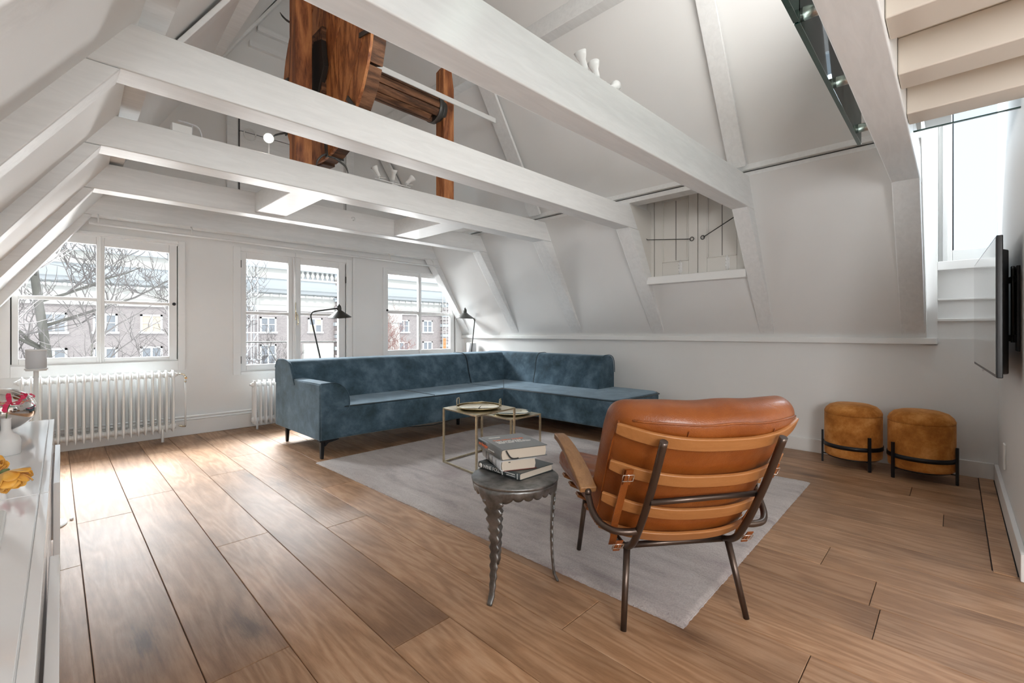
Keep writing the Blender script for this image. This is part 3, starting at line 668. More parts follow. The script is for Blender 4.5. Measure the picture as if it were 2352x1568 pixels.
for (fx, fy), a in zip(feet, fa):
    pts = []; hs = []
    rad = V((cos(a), sin(a), 0)); tan = V((-sin(a), cos(a), 0)); n = 60
    rf = sqrt(fx * fx + fy * fy)
    for i in range(n + 1):
        t = i / n; z = (TH - .06) * (1 - t) + .002
        r_ = .166 - .012 * sin(t * pi * .9) + (rf - .166) * t ** 3 + (.01 * max(0, (t - .93) / .07))
        pts.append(rad * r_ + V((0, 0, z))); hs.append(.030 * max(0, 1 - 3 * t) + .034 * (1 - t) + .024 + .015 * sin(t * 2 * pi * 11) * (1.05 - t))
    m_ = MB()
    vs = []; 
    for p, h in zip(pts, hs):
        for k in range(8):
            b = 2 * pi * k / 8; vs.append(p + tan * cos(b) * h * .5 + rad * sin(b) * .0065)
    m_.add(vs, [(i * 8 + k, i * 8 + (k + 1) % 8, (i + 1) * 8 + (k + 1) % 8, (i + 1) * 8 + k) for i in range(n) for k in range(8)] + [tuple(range(8))[::-1], tuple(n * 8 + k for k in range(8))], True)
    m_.build('leg', 'cast_metal', stb)
def book(loc, rz, w, d, th, cover, label, rounded=.006, red=False):
    """spine along local x on the -y side... spine at x=0 plane running +y; pages towards +x"""
    e = empty('book', loc, rz, label=label, cat='book', group='books stacked on the side table')
    c = .0028
    MB().box(.004, w, 0, d, 0, c).build('cover', cover if not red else 'cover_red', e, bevel=.0008)
    MB().box(.004, w, 0, d, th - c, th).build('cover', cover, e, bevel=.0008)
    sp = [(.006, 0), (-rounded * .6, th * .12), (-rounded, th * .5), (-rounded * .6, th * .88), (.006, th), (.010, th - c), (-rounded * .6 + c, th * .86), (-rounded + c, th * .5), (-rounded * .6 + c, th * .14), (.010, c)]
    MB().prism(sp, 1, 0, d, True).build('spine', cover, e)
    MB().prism([(.004, c), (w - .008, c), (w - .0045, th / 2), (w - .008, th - c), (.004, th - c), (.001, th / 2)], 1, .003, d - .003).build('page_block', 'paper', e)
    return e
zb = TH + .0005
# bottom: spine from (1.341,1.255) to (1.347,1.511)
b3 = book((1.341, 1.255, zb), R(-1.3), .205, .255, .029, 'cover_dark', 'dark paperback with white WINE FOLLY lettering on its spine, lowest of the stack', .002)
SPX = lambda x, y, z: Matrix.Translation((x, y, z)) @ Matrix(((0, 0, -1, 0), (-1, 0, 0, 0), (0, 1, 0, 0), (0, 0, 0, 1)))
text('lettering', 'WINE FOLLY', .021, 'ink_white', b3, SPX(-.0022, .222, .0075))
MB().box(-.0028, -.0014, .098, .103, .003, .026).build('printed_line', 'ink_white', b3); MB().box(-.0028, -.0014, .012, .0145, .003, .026).build('printed_line', 'ink_white', b3)
text('lettering', 'MADELINE PUCKETTE', .0062, 'ink_white', b3, SPX(-.0022, .088, .017)); text('lettering', '& JUSTIN HAMMACK', .0058, 'ink_white', b3, SPX(-.0022, .078, .009))
MB().lathe([(0, 0), (.010, 0), (.010, .0008), (0, .0008)], seg=20).build('emblem', 'ink_white', b3).matrix_local = Matrix.Translation((-.0022, .238, .0145)) @ Matrix.Rotation(R(-90), 4, 'Y')
zb2 = zb + .0295
b2 = book((1.305, 1.323, zb2), R(-25.5), .155, .250, .0445, 'cover_silver', 'thick silver book with a dark red lower cover, middle of the stack', .007, red=True)
for y0, y1 in ((.05, .052), (.10, .102), (.15, .152), (.19, .1915)): MB().box(-.0082, -.0070, y0, y1, .006, .038).build('printed_line', 'cover_dark', b2)
MB().box(.030, .038, -.0008, .003, .034, .0365).build('printed_mark', 'cover_dark', b2)
zb3 = zb2 + .045
b1 = book((1.303, 1.321, zb3), R(-20.5), .212, .250, .0445, 'cover_grey', 'thick glossy grey book with orange spine lettering and a ribbon, top of the stack', .007)
text('lettering', 'son hengier', .022, 'ink_orange', b1, SPX(-.0072, .235, .0195)); 
text('lettering', 'greatest wine bible', .0085, 'ink_white', b1, SPX(-.0072, .125, .0195))
TPX = lambda x, y: Matrix.Translation((x, y, .0447))
text('lettering', 'THE NEW WINES', .019, 'ink_orange', b1, TPX(.028, .150)); text('lettering', 'DAT MOET IN DE\nGREAT THE BEST\nAND NEXT YEARS', .0155, 'ink_white', b1, TPX(.030, .128))
MB().lathe([(0, 0), (.020, 0), (.020, .0004), (0, .0004)], c=(.170, .112, .0447), seg=24).build('emblem', 'cover_silver', b1)
MB().box(.03, .085, .205, .215, .0445, .0449).build('printed_line', 'ink_white', b1)
MB().strip(catmull([(.020, -.001, .040), (.024, -.006, .030), (.034, -.010, .014), (.046, -.012, .0075), (.062, -.013, .0065), (.070, -.013, .008)], 4), (.6, .2, .6), .006, .0008).build('ribbon', 'black_cloth', b1)

# ================================================================== LEATHER ARMCHAIR (local: x right, y forward)
ch = empty('lounge_chair', (1.794, .926, 0), atan2(.79, .61) - pi / 2, label='tan leather lounge armchair with curved wooden slats and a bronze tube frame', cat='armchair')
for s in (-1, 1):
    up = catmull([(s * .2, -.523, .718), (s * .2, -.455, .575), (s * .2, -.385, .445), (s * .2, -.335, .365), (s * .2, -.285, .300), (s * .2, -.215, .262), (s * .2, -.13, .256), (s * .2, .05, .268), (s * .2, .33, .292)], 6)
    MB().tube(up, .0125, 12).build('frame_tube', 'bronze_tube', ch)
    MB().tube([(s * .2, -.235, .262), (s * .236, -.292, .0)], .0125, 12, rr=[.0125, .0105]).build('leg', 'bronze_tube', ch)
    MB().tube([(s * .2, .26, .285), (s * .226, .288, .013)], .0125, 12, rr=[.0125, .0105]).build('leg', 'bronze_tube', ch)
    a = catmull([(s * .2, -.335, .368), (s * .235, -.335, .366), (s * .28, -.318, .366), (s * .315, -.28, .378), (s * .332, -.235, .41), (s * .335, -.20, .45), (s * .335, -.17, .478), (s * .335, .12, .565)], 6)
    MB().tube(a, .0118, 12).build('arm_tube', 'bronze_tube', ch)
    ap = catmull([(s * .334, -.200, .468), (s * .336, -.10, .512), (s * .340, .02, .552), (s * .343, .12, .574), (s * .346, .195, .580)], 6)
    MB().strip(ap, (1, 0, 0), [.062] * 8 + [.062 - .001 * k for k in range(len(ap) - 8)], .024).build('armrest', 'arm_wood', ch, bevel=.004, bseg=3)
MB().tube([(-.2, -.425, .497), (.2, -.395, .497)], .010, 12).build('cross_bar', 'bronze_tube', ch)
MB().tube([(-.2, -.205, .258), (.2, -.205, .258)], .0115, 12).build('cross_bar', 'bronze_tube', ch)
MB().tube([(-.2, .24, .284), (.2, .24, .284)], .0115, 12).build('cross_bar', 'bronze_tube', ch)
def slat(yc, zc, hw, wrap, updir, h, rise=.012, th=.013):
    pts = []; n = 30; fwd = V((0, .97, .15)) if updir[2] > .3 else V((0, 0, 1))
    for i in range(n + 1):
        u = -1 + 2 * i / n; k = abs(u) ** 2.6
        pts.append(V((u * hw + .012, yc, zc)) + fwd * wrap * k + V(updir) * rise * k)
    hh = [h * (1 - .18 * max(0, (abs(-1 + 2 * i / n) - .85) / .15) ** 2) for i in range(n + 1)]
    return MB().strip(pts, V(updir), hh, th).build('slat', 'slat_wood', ch, bevel=.004, bseg=3)
ud = V((0, -.485, .874)).normalized()
slat(-.508, .698, .320, .112, ud, .048, .030)
slat(-.437, .562, .318, .110, ud, .048, .030)
slat(-.367, .428, .320, .115, ud, .048, .030)
slat(-.285, .316, .305, .105, V((0, -.62, .78)).normalized(), .047, .010)
for y, z in ((-.14, .272), (-.01, .280), (.11, .288), (.23, .296), (.34, .302)):
    slat(y, z, .300, .055, V((0, 1, .08)).normalized(), .050, 0)
# cushions
def wr(x, y, z, a): return a * (sin(x * 31 + 3 * y) * .5 + sin(x * 17 - y * 23 + 1) * .35 + sin(y * 41 + x * 5) * .25)
BL = .60
def backf(x, s, t):   # x across, s along (- bottom, + top), t thickness (+ = front)
    k = s + BL / 2 - .075; u = (s + BL / 2) / BL
    ang = V((0, .862, .507)); ax = abs(x) / .32
    belly = 1 - .18 * ax ** 3
    puff = 1 + .20 * math.exp(-((u - .90) / .14) ** 2) if t > 0 else 1 + .06 * math.exp(-((u - .90) / .14) ** 2)
    p = V((x * (1 - .05 * (1 - u)) + .018, -.285 - .507 * k, .318 + .862 * k)) + ang * (t * belly * puff + .085)
    p += V((0, .97, .04)) * (.112 * min(1.05, ax) ** 2.6 * (1 - .25 * max(0, u - .8) / .2))
    p += V((0, 0, wr(x, s, 0, .003))) + ang * wr(s * .6, x, t, .002)
    return p
bc = weld(softbox(.662, BL, .138, .060, 34, 28, 2, lambda x, y, z: backf(x, y, z)).build('back_cushion', 'tan_leather', ch, sub=1))
def seatf(x, y, z):
    u = (y + .30) / .60
    cy = y + .14; rise = .012 + .02 * u
    buck = wr(x, y, z, .006 if z > 0 else .002) + (.010 * sin(y * 62 + .8 * sin(x * 9)) * max(0, (abs(x) - .16) / .14) if z > 0 else 0)
    sag = -.02 * math.exp(-(x / .2) ** 2) if z > 0 else 0
    return V((x, cy - (.02 if u > .8 else 0) * u, .362 + z + rise + buck + sag + .035 * (abs(x) / .3) ** 3))
weld(softbox(.600, .60, .118, .052, 34, 40, 2, seatf).build('seat_cushion', 'tan_leather', ch, sub=1))
# piping on the cushions
MB().tube([backf(x, .278, -.058) for x in [-.285 + .57 * i / 24 for i in range(25)]], .0035, 6).build('piping', 'tan_leather', ch)
MB().tube([backf(-.317, s, -.050) for s in [-.26 + .52 * i / 20 for i in range(21)]], .0035, 6).build('piping', 'tan_leather', ch)
MB().tube([backf(.317, s, -.050) for s in [-.26 + .52 * i / 20 for i in range(21)]], .0035, 6).build('piping', 'tan_leather', ch)
for xx in (-.13, .17): MB().tube([backf(xx, s, -.0690) for s in [.19 + .07 * i / 6 for i in range(7)]], .0018, 6).build('seam', 'leather_seam', ch)
MB().tube([seatf(-.296, y, -.02) for y in [-.26 + .52 * i / 24 for i in range(25)]], .0035, 6).build('piping', 'tan_leather', ch)
# straps and buckles
for s in (-1, 1):
    st = [V((s * .262, -.398, .60)), V((s * .262, -.372, .55)), V((s * .262, -.318, .45)), V((s * .258, -.262, .36)), V((s * .25, -.235, .31)), V((s * .25, -.215, .270))]
    MB().strip(catmull(st, 4), (1, 0, 0), .026, .003).build('strap', 'tan_leather', ch)
    for (c, u) in ((V((s * .262, -.394, .572)), ud), (V((s * .25, -.272, .292)), V((0, -.6, .8)))):
        t_ = MB(); w_, h_ = .019, .014; f_ = V((0, -u[2], u[1])) * .004
        q = [c + V((sx * w_, 0, 0)) + V(u) * sz * h_ + f_ for sx, sz in ((-1, -1), (1, -1), (1, 1), (-1, 1), (-1, -1))]
        t_.tube(q, .0022, 6); t_.tube([c + V((0, 0, 0)) + f_ * 1.5 + V(u) * h_, c + f_ * 1.5 - V(u) * h_], .0016, 6); t_.build('buckle', 'chrome', ch)
        MB().strip([c + V(u) * .035 + f_ * .7, c - V(u) * .03 + f_ * .7], (1, 0, 0), .024, .003).build('strap', 'tan_leather', ch)

# ================================================================== STOOLS
def stool(loc, rz, label):
    e = empty('pouf_stool', loc, rz, label=label, cat='stool', group='pair of ochre velvet stools')
    r = .186
    MB().lathe([(0, .075), (r - .012, .075), (r - .002, .083), (r, .10), (r, .398), (r - .002, .401)], seg=64).build('body', 'ochre_velvet', e)
    MB().lathe([(r - .004, .400), (r, .404), (r + .001, .42), (r - .010, .445), (r - .035, .470), (r - .075, .484), (0, .490)], seg=64).build('seat', 'ochre_velvet', e)
    MB().lathe([(r + .001, .146), (r + .006, .146), (r + .006, .176), (r + .001, .176)], seg=64).build('ring', 'black_steel', e)
    MB().lathe([(.02, .066), (r - .02, .066), (r - .02, .074), (.02, .074)], seg=32).build('base_plate', 'black_steel', e)
    for k in range(3):
        a = 2 * pi * k / 3; c, s = cos(a), sin(a)
        MB().strip([(c * (r + .012), s * (r + .012), 0), (c * (r + .012), s * (r + .012), .256)], (-s, c, 0), .017, .014).build('leg', 'black_steel', e)
        MB().strip([(c * (r - .06), s * (r - .06), .069), (c * (r + .012), s * (r + .012), .069)], (0, 0, 1), .006, .014).build('bracket', 'black_steel', e)
    return e
def ang(c, p): return atan2(p[1] - c[1], p[0] - c[0])
c1 = (4.473, .585); c2 = (4.424, .182)
stool((*c1, 0), ang(c1, (4.315, .461)), 'left ochre velvet drum stool on a thin black frame')
stool((*c2, 0), ang(c2, (4.281, .335)), 'right ochre velvet drum stool on a thin black frame, nearer the television wall')

# ================================================================== RADIATORS
def radiator(name, x0, n, pitch, y, z0, z1, label, legs=(2,)):
    e = empty(name, (x0, y, 0), label=label, cat='radiator', group='white column radiators under the windows')
    h = z1 - z0; d = .062
    # one section seen from the side: pointed top and bottom, two columns with a slot between
    out = [(-d, z0 + .035), (-d, z1 - .05), (-d * .72, z1 - .02), (-.018, z1 - .004), (.018, z1 - .004), (d * .72, z1 - .02), (d, z1 - .05), (d, z0 + .035), (d * .7, z0 + .010), (-d * .7, z0 + .010)]
    m_ = MB()
    for s in (-1, 1):   # the two blades, front and back, each a tapered column
        q = [(-.013, s * d * .55), (-.0045, s * d * 1.03), (.0045, s * d * 1.03), (.013, s * d * .55), (.010, s * d * .12), (-.010, s * d * .12)]
        m_.add([(a, b, z0 + .05) for a, b in q] + [(a, b, z1 - .07) for a, b in q], [tuple(range(6))[::-1], tuple(range(6, 12))] + [(i, (i + 1) % 6, 6 + (i + 1) % 6, 6 + i) for i in range(6)])
        m_.add([(a, b, z1 - .07) for a, b in q] + [(a * .35, b * .80, z1 - .018) for a, b in q], [tuple(range(6, 12))] + [(i, (i + 1) % 6, 6 + (i + 1) % 6, 6 + i) for i in range(6)])
        m_.add([(a, b, z0 + .05) for a, b in q] + [(a * .25, b * .92, z0 + .004) for a, b in q], [tuple(range(6, 12))] + [(i, (i + 1) % 6, 6 + (i + 1) % 6, 6 + i) for i in range(6)])
    for z in (z0 + .055, z1 - .062):
        m_.tube([(-pitch / 2, 0, z), (-pitch * .2, 0, z), (0, 0, z), (pitch * .2, 0, z), (pitch / 2, 0, z)], .02, 12, rr=[.021, .030, .036, .030, .021])
    sec = m_.build('section', 'radiator_paint', e, bevel=.0018)
    sec.location = (pitch * .5, 0, 0)
    for k in range(1, n):
        c = sec.copy(); COL.objects.link(c); c.location = (pitch * (k + .5), 0, 0)
    for k in legs: MB().tube([(pitch * k, -.01, 0), (pitch * k, -.01, z0 + .06)], .010, 10, rr=[.012, .009]).build('foot', 'radiator_paint', e)
    for k in (0, n): MB().tube([(pitch * k, 0, z1 - .062), (pitch * k + (.02 if k else -.02), 0, z1 - .062)], .014, 8, rr=[.017, .009]).build('plug', 'radiator_paint', e)
    return e
radiator('column_radiator', -.125, 20, .0523, 5.43, .085, .70, 'long white column radiator under the left window', (3, 18))
radiator('column_radiator', 1.585, 9, .0523, 5.43, .050, .545, 'short white column radiator half hidden by the sofa arm', (1, 8))
vl = empty('radiator_valve', (.945, 5.43, 0), label='nickel thermostat valve and pipe at the right end of the long radiator', cat='valve')
MB().tube([(-.0, 0, .64), (.025, 0, .64), (.045, -.005, .63), (.05, -.005, .60)], .007, 8).build('pipe', 'nickel', vl)
MB().tube([(.05, -.01, .61), (.05, -.035, .60)], .012, 12).tube([(.05, -.01, .575), (.05, -.01, .56)], .010, 12).build('knob', 'nickel', vl)
MB().tube([(.052, 0, .60), (.054, .01, .12)], .008, 8).build('riser', 'radiator_paint', vl)
MB().tube([(.0, 0, .14), (.03, 0, .13), (.054, .01, .125)], .009, 8).build('pipe', 'nickel', vl)
hp = empty('heating_pipe', (0, 5.60, 0), label='pair of white heating pipes running above the skirting between the radiators', cat='pipe')
MB().tube([(-.45, 0, .195), (3.0, 0, .185)], .011, 8).build('pipe', 'radiator_paint', hp)
MB().tube([(-.45, 0, .165), (3.0, 0, .157)], .009, 8).build('pipe', 'radiator_paint', hp)

# ================================================================== CONSOLE AND WHAT STANDS ON IT
CT = .600
def console(ya, yb, drawers, label):
    e = empty('sideboard', (0, 0, 0), label=label, cat='sideboard', group='white gloss sideboard units along the left side')
    xe = lambda y: .0095 + .0232 * (y - .85) - .0135
    fx = .018
    MB().hexa([(-.50, ya, .05), (xe(ya) - fx, ya, .05), (xe(yb) - fx, yb, .05), (-.50, yb, .05)], [(-.50, ya, CT - .002), (xe(ya) - fx, ya, CT - .002), (xe(yb) - fx, yb, CT - .002), (-.50, yb, CT - .002)]).build('body', 'gloss_white', e, bevel=.002)
    g = .002
    MB().hexa([(-.505, ya + g, CT - .016), (xe(ya) - fx - g, ya + g, CT - .016), (xe(yb) - fx - g, yb - g, CT - .016), (-.505, yb - g, CT - .016)], [(-.505, ya + g, CT), (xe(ya) - fx - g, ya + g, CT), (xe(yb) - fx - g, yb - g, CT), (-.505, yb - g, CT)]).build('top', 'gloss_white', e, bevel=.0015)
    MB().hexa([(xe(ya) - fx, ya + g, .52), (xe(ya), ya + g, .52), (xe(yb), yb - g, .52), (xe(yb) - fx, yb - g, .52)], [(xe(ya) - fx, ya + g, CT), (xe(ya), ya + g, CT), (xe(yb), yb - g, CT), (xe(yb) - fx, yb - g, CT)]).build('front_rail', 'gloss_white', e, bevel=.0015)
    for a, b, pr in drawers:
        MB().hexa([(xe(a) - fx + pr, a, .06), (xe(a) + pr, a, .06), (xe(b) + pr, b, .06), (xe(b) - fx + pr, b, .06)], [(xe(a) - fx + pr, a, .512), (xe(a) + pr, a, .512), (xe(b) + pr, b, .512), (xe(b) - fx + pr, b, .512)]).build('drawer', 'gloss_white', e, bevel=.0015)
    for y in (ya + .1, yb - .1):
        MB().box(-.45, -.40, y - .02, y + .02, 0, .05).build('foot', 'black_plastic', e); MB().box(-.09, -.04, y - .02, y + .02, 0, .05).build('foot', 'black_plastic', e)
    return e
console(1.835, 3.35, [(1.84, 2.30, .0), (2.305, 3.08, .022), (3.085, 3.345, .0)], 'white gloss sideboard unit carrying the chrome vase, nearest the radiator')
console(-.60, 1.831, [(.30, 1.56, .022), (1.565, 1.825, .0), (-.59, .295, .0)], 'white gloss sideboard unit nearest the camera, below the yellow flowers')
pm = MB().tube([(.0, 0, 0), (.0, 0, .012)], .008, 8).build('door_stop', 'matt_white'); pm.location = (.125, 3.55, 0); tag(pm, 'tiny white floor door stop beside the sideboard', 'door stop')
# chrome ellipsoid vase
cv = empty('vase', (-.125, 3.10, CT), label='large squashed spherical chrome vase on the sideboard', cat='vase')
MB().lathe([(.04, 0)] + [(.118 * cos(t_) * 1.0, .098 + .098 * sin(t_)) for t_ in [-pi / 2 * .78 + (pi * .93 - pi / 2 * .14) * k / 30 for k in range(31)]], seg=56).build('body', 'chrome', cv)
# small white bottle vase with flame lily
bv = empty('vase', (-.085, 2.50, CT), label='small matt white bottle vase holding a pink flame lily', cat='vase')
MB().lathe([(.034, 0), (.038, .003), (.039, .05), (.034, .066), (.018, .080), (.013, .092), (.0125, .128), (.0145, .134), (.0105, .134), (.0105, .09), (0, .085)], seg=32).build('body', 'ceramic', bv)
lily = empty('flame_lily', (-.085, 2.50, CT + .09), label='pink flame lily with curled petals in the small white vase', cat='flower')
MB().tube(catmull([(0, 0, -.06), (.0, 0, .03), (.004, -.002, .075), (.01, -.005, .095)], 5), .0018, 6).build('stem', 'green_stem', lily)
rp = random.Random(3)
cpt = V((.012, -.006, .098))
for k in range(9):
    a = 2 * pi * k / 9 + .3; up = .6 if k % 3 else -.5; L_ = .062 + .012 * rp.random()
    d = V((cos(a), sin(a), 0)); d.normalize()
    pts = [cpt, cpt + d * L_ * .35 + V((0, 0, -.01 * up)), cpt + d * L_ * .75 + V((0, 0, .012 * up + .004)), cpt + d * L_ + V((0, 0, .036 * up)), cpt + d * L_ * .82 + V((0, 0, .052 * up)), cpt + d * L_ * .62 + V((0, 0, .048 * up))]
    pp = catmull(pts, 4); n = len(pp); tn = V((-d.y, d.x, 0))
    hs = [.003 + .013 * sin(pi * min(1, (i + 1) / n)) ** .8 for i in range(n)]
    pp = [p + V((0, 0, .0018 * sin(i * 1.9 + k))) for i, p in enumerate(pp)]
    MB().strip(pp, [tn + V((0, 0, .35 * sin(i * .8 + k))) for i in range(n)], hs, .0008).build('petal', 'pink_petal', lily, sub=1)
for k in range(6):
    a = 2 * pi * k / 6 + .1; d = V((cos(a), sin(a), .1))
    MB().tube([cpt, cpt + d * .03, cpt + d * .055], .0007, 5).tube([cpt + d * .055 - V((0, .004, 0)), cpt + d * .055 + V((0, .004, 0))], .0014, 5).build('stamen', 'yellow_petal', lily)
# vase outside the frame with the nodding yellow ranunculus
yv = empty('vase', (-.33, 1.42, CT), label='low white vase just left of the picture holding yellow ranunculus', cat='vase')
MB().lathe([(.04, 0), (.055, .02), (.06, .07), (.045, .12), (.035, .14), (.030, .14), (.038, .12), (.05, .07), (.04, .02), (0, .015)], seg=28).build('body', 'ceramic', yv)
def ranunculus(c, r, axis, stem, label):
    e = empty('ranunculus', (0, 0, 0), label=label, cat='flower', group='yellow ranunculus leaning out over the sideboard')
    MB().tube(catmull(stem, 6), .0024, 8).build('stem', 'green_stem', e)
    q = V(axis).to_track_quat('Z', 'Y'); rp = random.Random(int(r * 9999))
    c = V(c)
    for ring in range(4):
        n = 3 + ring * 2
        for k in range(n):
            a0 = 2 * pi * k / n + ring * .7 + rp.random() * .3; R0 = r * (.30 + .235 * ring); hh = r * (1.45 - .20 * ring); span = 2 * pi / n * .82; op = .10 + .24 * ring + rp.uniform(-.05, .08); ph = rp.random() * 6
            fl = .05 + .16 * ring * rp.random(); th1 = R(128 - 14 * ring + rp.uniform(-8, 8)); rr0 = r * (.42 + .165 * ring)
            def f(u, v_, a0=a0, span=span, ph=ph, fl=fl, th1=th1, rr0=rr0):
                aa = a0 + (u - .5) * span * 1.35; th = R(4) + (th1 - R(4)) * v_ * (1 - .16 * (2 * u - 1) ** 2)
                rr = rr0 * (1 + fl * v_ ** 3 + .045 * sin(u * 11 + ph) * v_ ** 2)
                return c + q @ V((rr * sin(th) * cos(aa), rr * sin(th) * sin(aa), -rr * 1.15 * cos(th)))
            o = MB().grid(9, 9, f).build('petal', 'yellow_petal', e); so_ = o.modifiers.new('s', 'SOLIDIFY'); so_.thickness = .0007
    MB().add([tuple(c + q @ V((r * .30 * cos(t_) * cos(p_), r * .30 * sin(t_) * cos(p_), -r * 1.12 + r * .14 * sin(p_)))) for p_ in (-1.2, -.4, .4, 1.2) for t_ in [2 * pi * k / 8 for k in range(8)]], [(j * 8 + i, j * 8 + (i + 1) % 8, (j + 1) * 8 + (i + 1) % 8, (j + 1) * 8 + i) for j in range(3) for i in range(8)], True).build('heart', 'green_stem', e)
    return e
ranunculus((-.036, 1.30, .757), .027, (.35, -.35, -.85), [(-.33, 1.42, CT + .10), (-.22, 1.37, .745), (-.12, 1.33, .752), (-.055, 1.312, .762)], 'large drooping yellow ranunculus, the one nearest the floor side')
ranunculus((-.064, 1.36, .790), .023, (.2, -.3, .6), [(-.32, 1.42, CT + .10), (-.24, 1.40, .76), (-.14, 1.38, .785), (-.075, 1.362, .782)], 'yellow ranunculus behind the drooping bloom')
ranunculus((-.082, 1.27, .752), .017, (-.3, -.8, .3), [(-.34, 1.41, CT + .10), (-.25, 1.34, .71), (-.17, 1.30, .735), (-.095, 1.275, .752)], 'small yellow ranunculus cut by the left edge of the picture')
tr = MB().prism(prof_round([(-.30, 1.36), (-.056, 1.36), (-.056, 1.70), (-.30, 1.70)], .035, 6), 2, CT + .0005, CT + .012).build('serving_tray', 'matt_white', bevel=.004); tag(tr, 'white tray with rounded corners at the left edge of the picture', 'tray')
# speakers
def speaker(loc, r, h, base, stand, label):
    e = empty('speaker', loc, label=label, cat='speaker', group='white column speakers')
    z = loc[2]
    MB().lathe([(r - .006, .006), (r, .010), (r, h - .006), (r - .006, h)], seg=40, sy=.95).build('body', 'plastic_grey', e)
    MB().lathe([(0, h - .004), (r + .001, h - .004), (r + .001, h + .002), (r - .003, h + .004), (0, h + .004)], seg=40, sy=.95).build('top', 'matt_white', e)
    MB().lathe([(0, 0), (r + .004, 0), (r + .004, .006), (0, .006)], seg=40).build('base', 'matt_white', e)
    if stand:
        s = empty('speaker_stand', (loc[0], loc[1], 0), label=label.replace('speaker', 'speaker stand').replace('round ', 'slim '), cat='stand', group='white speaker stands')
        MB().tube([(0, 0, .014), (0, 0, z)], .010, 12, rr=[.012, .010]).build('pole', 'matt_white', s)
        MB().lathe([(0, 0), (.12, 0), (.12, .008), (.02, .014), (0, .014)], seg=32).build('foot', 'matt_white', s)
        MB().lathe([(.0, z - .006), (.04, z - .006), (.04, z - .0005), (0, z - .0005)], seg=24).build('plate', 'matt_white', s)
speaker((-.012, 3.52, .849), .0405, .104, 0, True, 'round white speaker on a pole in front of the long radiator')
speaker((4.60, 5.32, .70), .075, .180, 0, True, 'round white speaker in the corner behind the sofa')

# ================================================================== FLOOR LAMPS
def lamp(base, path, head, axis, sc, label):
    e = empty('floor_lamp', base, label=label, cat='floor lamp', group='dark grey floor lamps behind the sofa')
    B = V(base); pts = [V(p) - B for p in path]
    MB().tube(catmull(pts, 5) if False else pts, .0085, 10).build('pole', 'lamp_grey', e)
    MB().lathe([(0, 0), (.11, 0), (.11, .012), (.10, .018), (.02, .022), (0, .022)], seg=36).build('foot', 'lamp_grey', e)
    H = V(head) - B; q = V(axis).to_track_quat('Z', 'Y')
    def L(prof, name, seg=36):
        m_ = MB().lathe([(r * sc, z * sc) for r, z in prof], seg=seg); o = m_.build(name, 'lamp_grey', e); o.matrix_local = Matrix.Translation(H) @ q.to_matrix().to_4x4(); return o
    o = L([(.022, .018), (.040, .005), (.075, -.022), (.122, -.058), (.142, -.070), (.139, -.069), (.120, -.055), (.072, -.019), (.036, .002), (.016, .012)], 'shade')
    L([(0, -.02), (.020, -.018), (.026, .01), (.0265, .045), (.022, .068), (.014, .078), (.006, .083), (.006, .094), (0, .095)], 'cap')
    L([(0, -.045), (.018, -.04), (.020, -.015), (0, -.012)], 'bulb', 16)
    return e
y = 5.06; k_ = y / 5.2
lamp((2.165 , y, 0), [(2.165, y, .02), (2.225 * k_, y, .767), (2.120 * k_, y, 1.215), (2.122 * k_, y, 1.238), (2.135 * k_, y, 1.262), (2.165 * k_, y, 1.276), (2.425 * k_, y, 1.318)], (2.452 * k_, y, 1.282), (-.10, -.10, 1), .93, 'dark grey floor lamp with a conical shade reaching right, before the middle window')
y = 5.22
lamp((4.47, y, 0), [(4.47, y, .02), (4.515, y, .775), (4.572, y, 1.19), (4.574, y, 1.222), (4.56, y, 1.248), (4.44, y, 1.312), (4.40, y, 1.345)], (4.385, y, 1.318), (0, -.05, 1), .98, 'dark grey floor lamp with a conical shade reaching left, in the far corner')

# ================================================================== HOIST WHEEL
hw = empty('hoist_wheel', (1.55, 3.62, 3.20), label='old brown timber hoist wheel and drum hanging between two posts above the beams', cat='hoist wheel')
WR = .80
def in_disc(s0, s1, n=10):
    # convex polygon of strip s0..s1 inside an uneven disc
    a = [(s, sqrt(max(0, WR ** 2 - s * s))) for s in [s0 + (s1 - s0) * i / n for i in range(n + 1)]]
    return [(s, t) for s, t in a] + [(s, -t) for s, t in a[::-1]]
ca, sa = cos(R(38)), sin(R(38)); xx = 0
bw = [0, .19, .40, .62, .83, 1.02, 1.22, 1.42, 1.6]
for a, b in zip(bw, bw[1:]):
    poly = in_disc(a - WR + .002, b - WR - .002, 8)
    poly = [(ca * s - sa * t, sa * s + ca * t) for s, t in poly if True]
    dx = random.uniform(0, .006)
    o = MB().prism(poly, 0, .0 + dx, .022 + dx).build('plank', 'old_wood_plank', hw, bevel=.003)
# rim segments
for k in range(16):
    a0 = 2 * pi * k / 16; a1 = 2 * pi * (k + 1) / 16; r1 = WR + random.uniform(-.012, .012); r0 = WR - .10
    q = [(r0 * cos(a0 + .01), r0 * sin(a0 + .01)), (r1 * cos(a0 + .01), r1 * sin(a0 + .01)), (r1 * 1.004 * cos((a0 + a1) / 2), r1 * 1.004 * sin((a0 + a1) / 2)), (r1 * cos(a1 - .01), r1 * sin(a1 - .01)), (r0 * cos(a1 - .01), r0 * sin(a1 - .01))]
    MB().prism(q, 0, .026, .125).build('felloe', 'dark_old_wood', hw, bevel=.004)
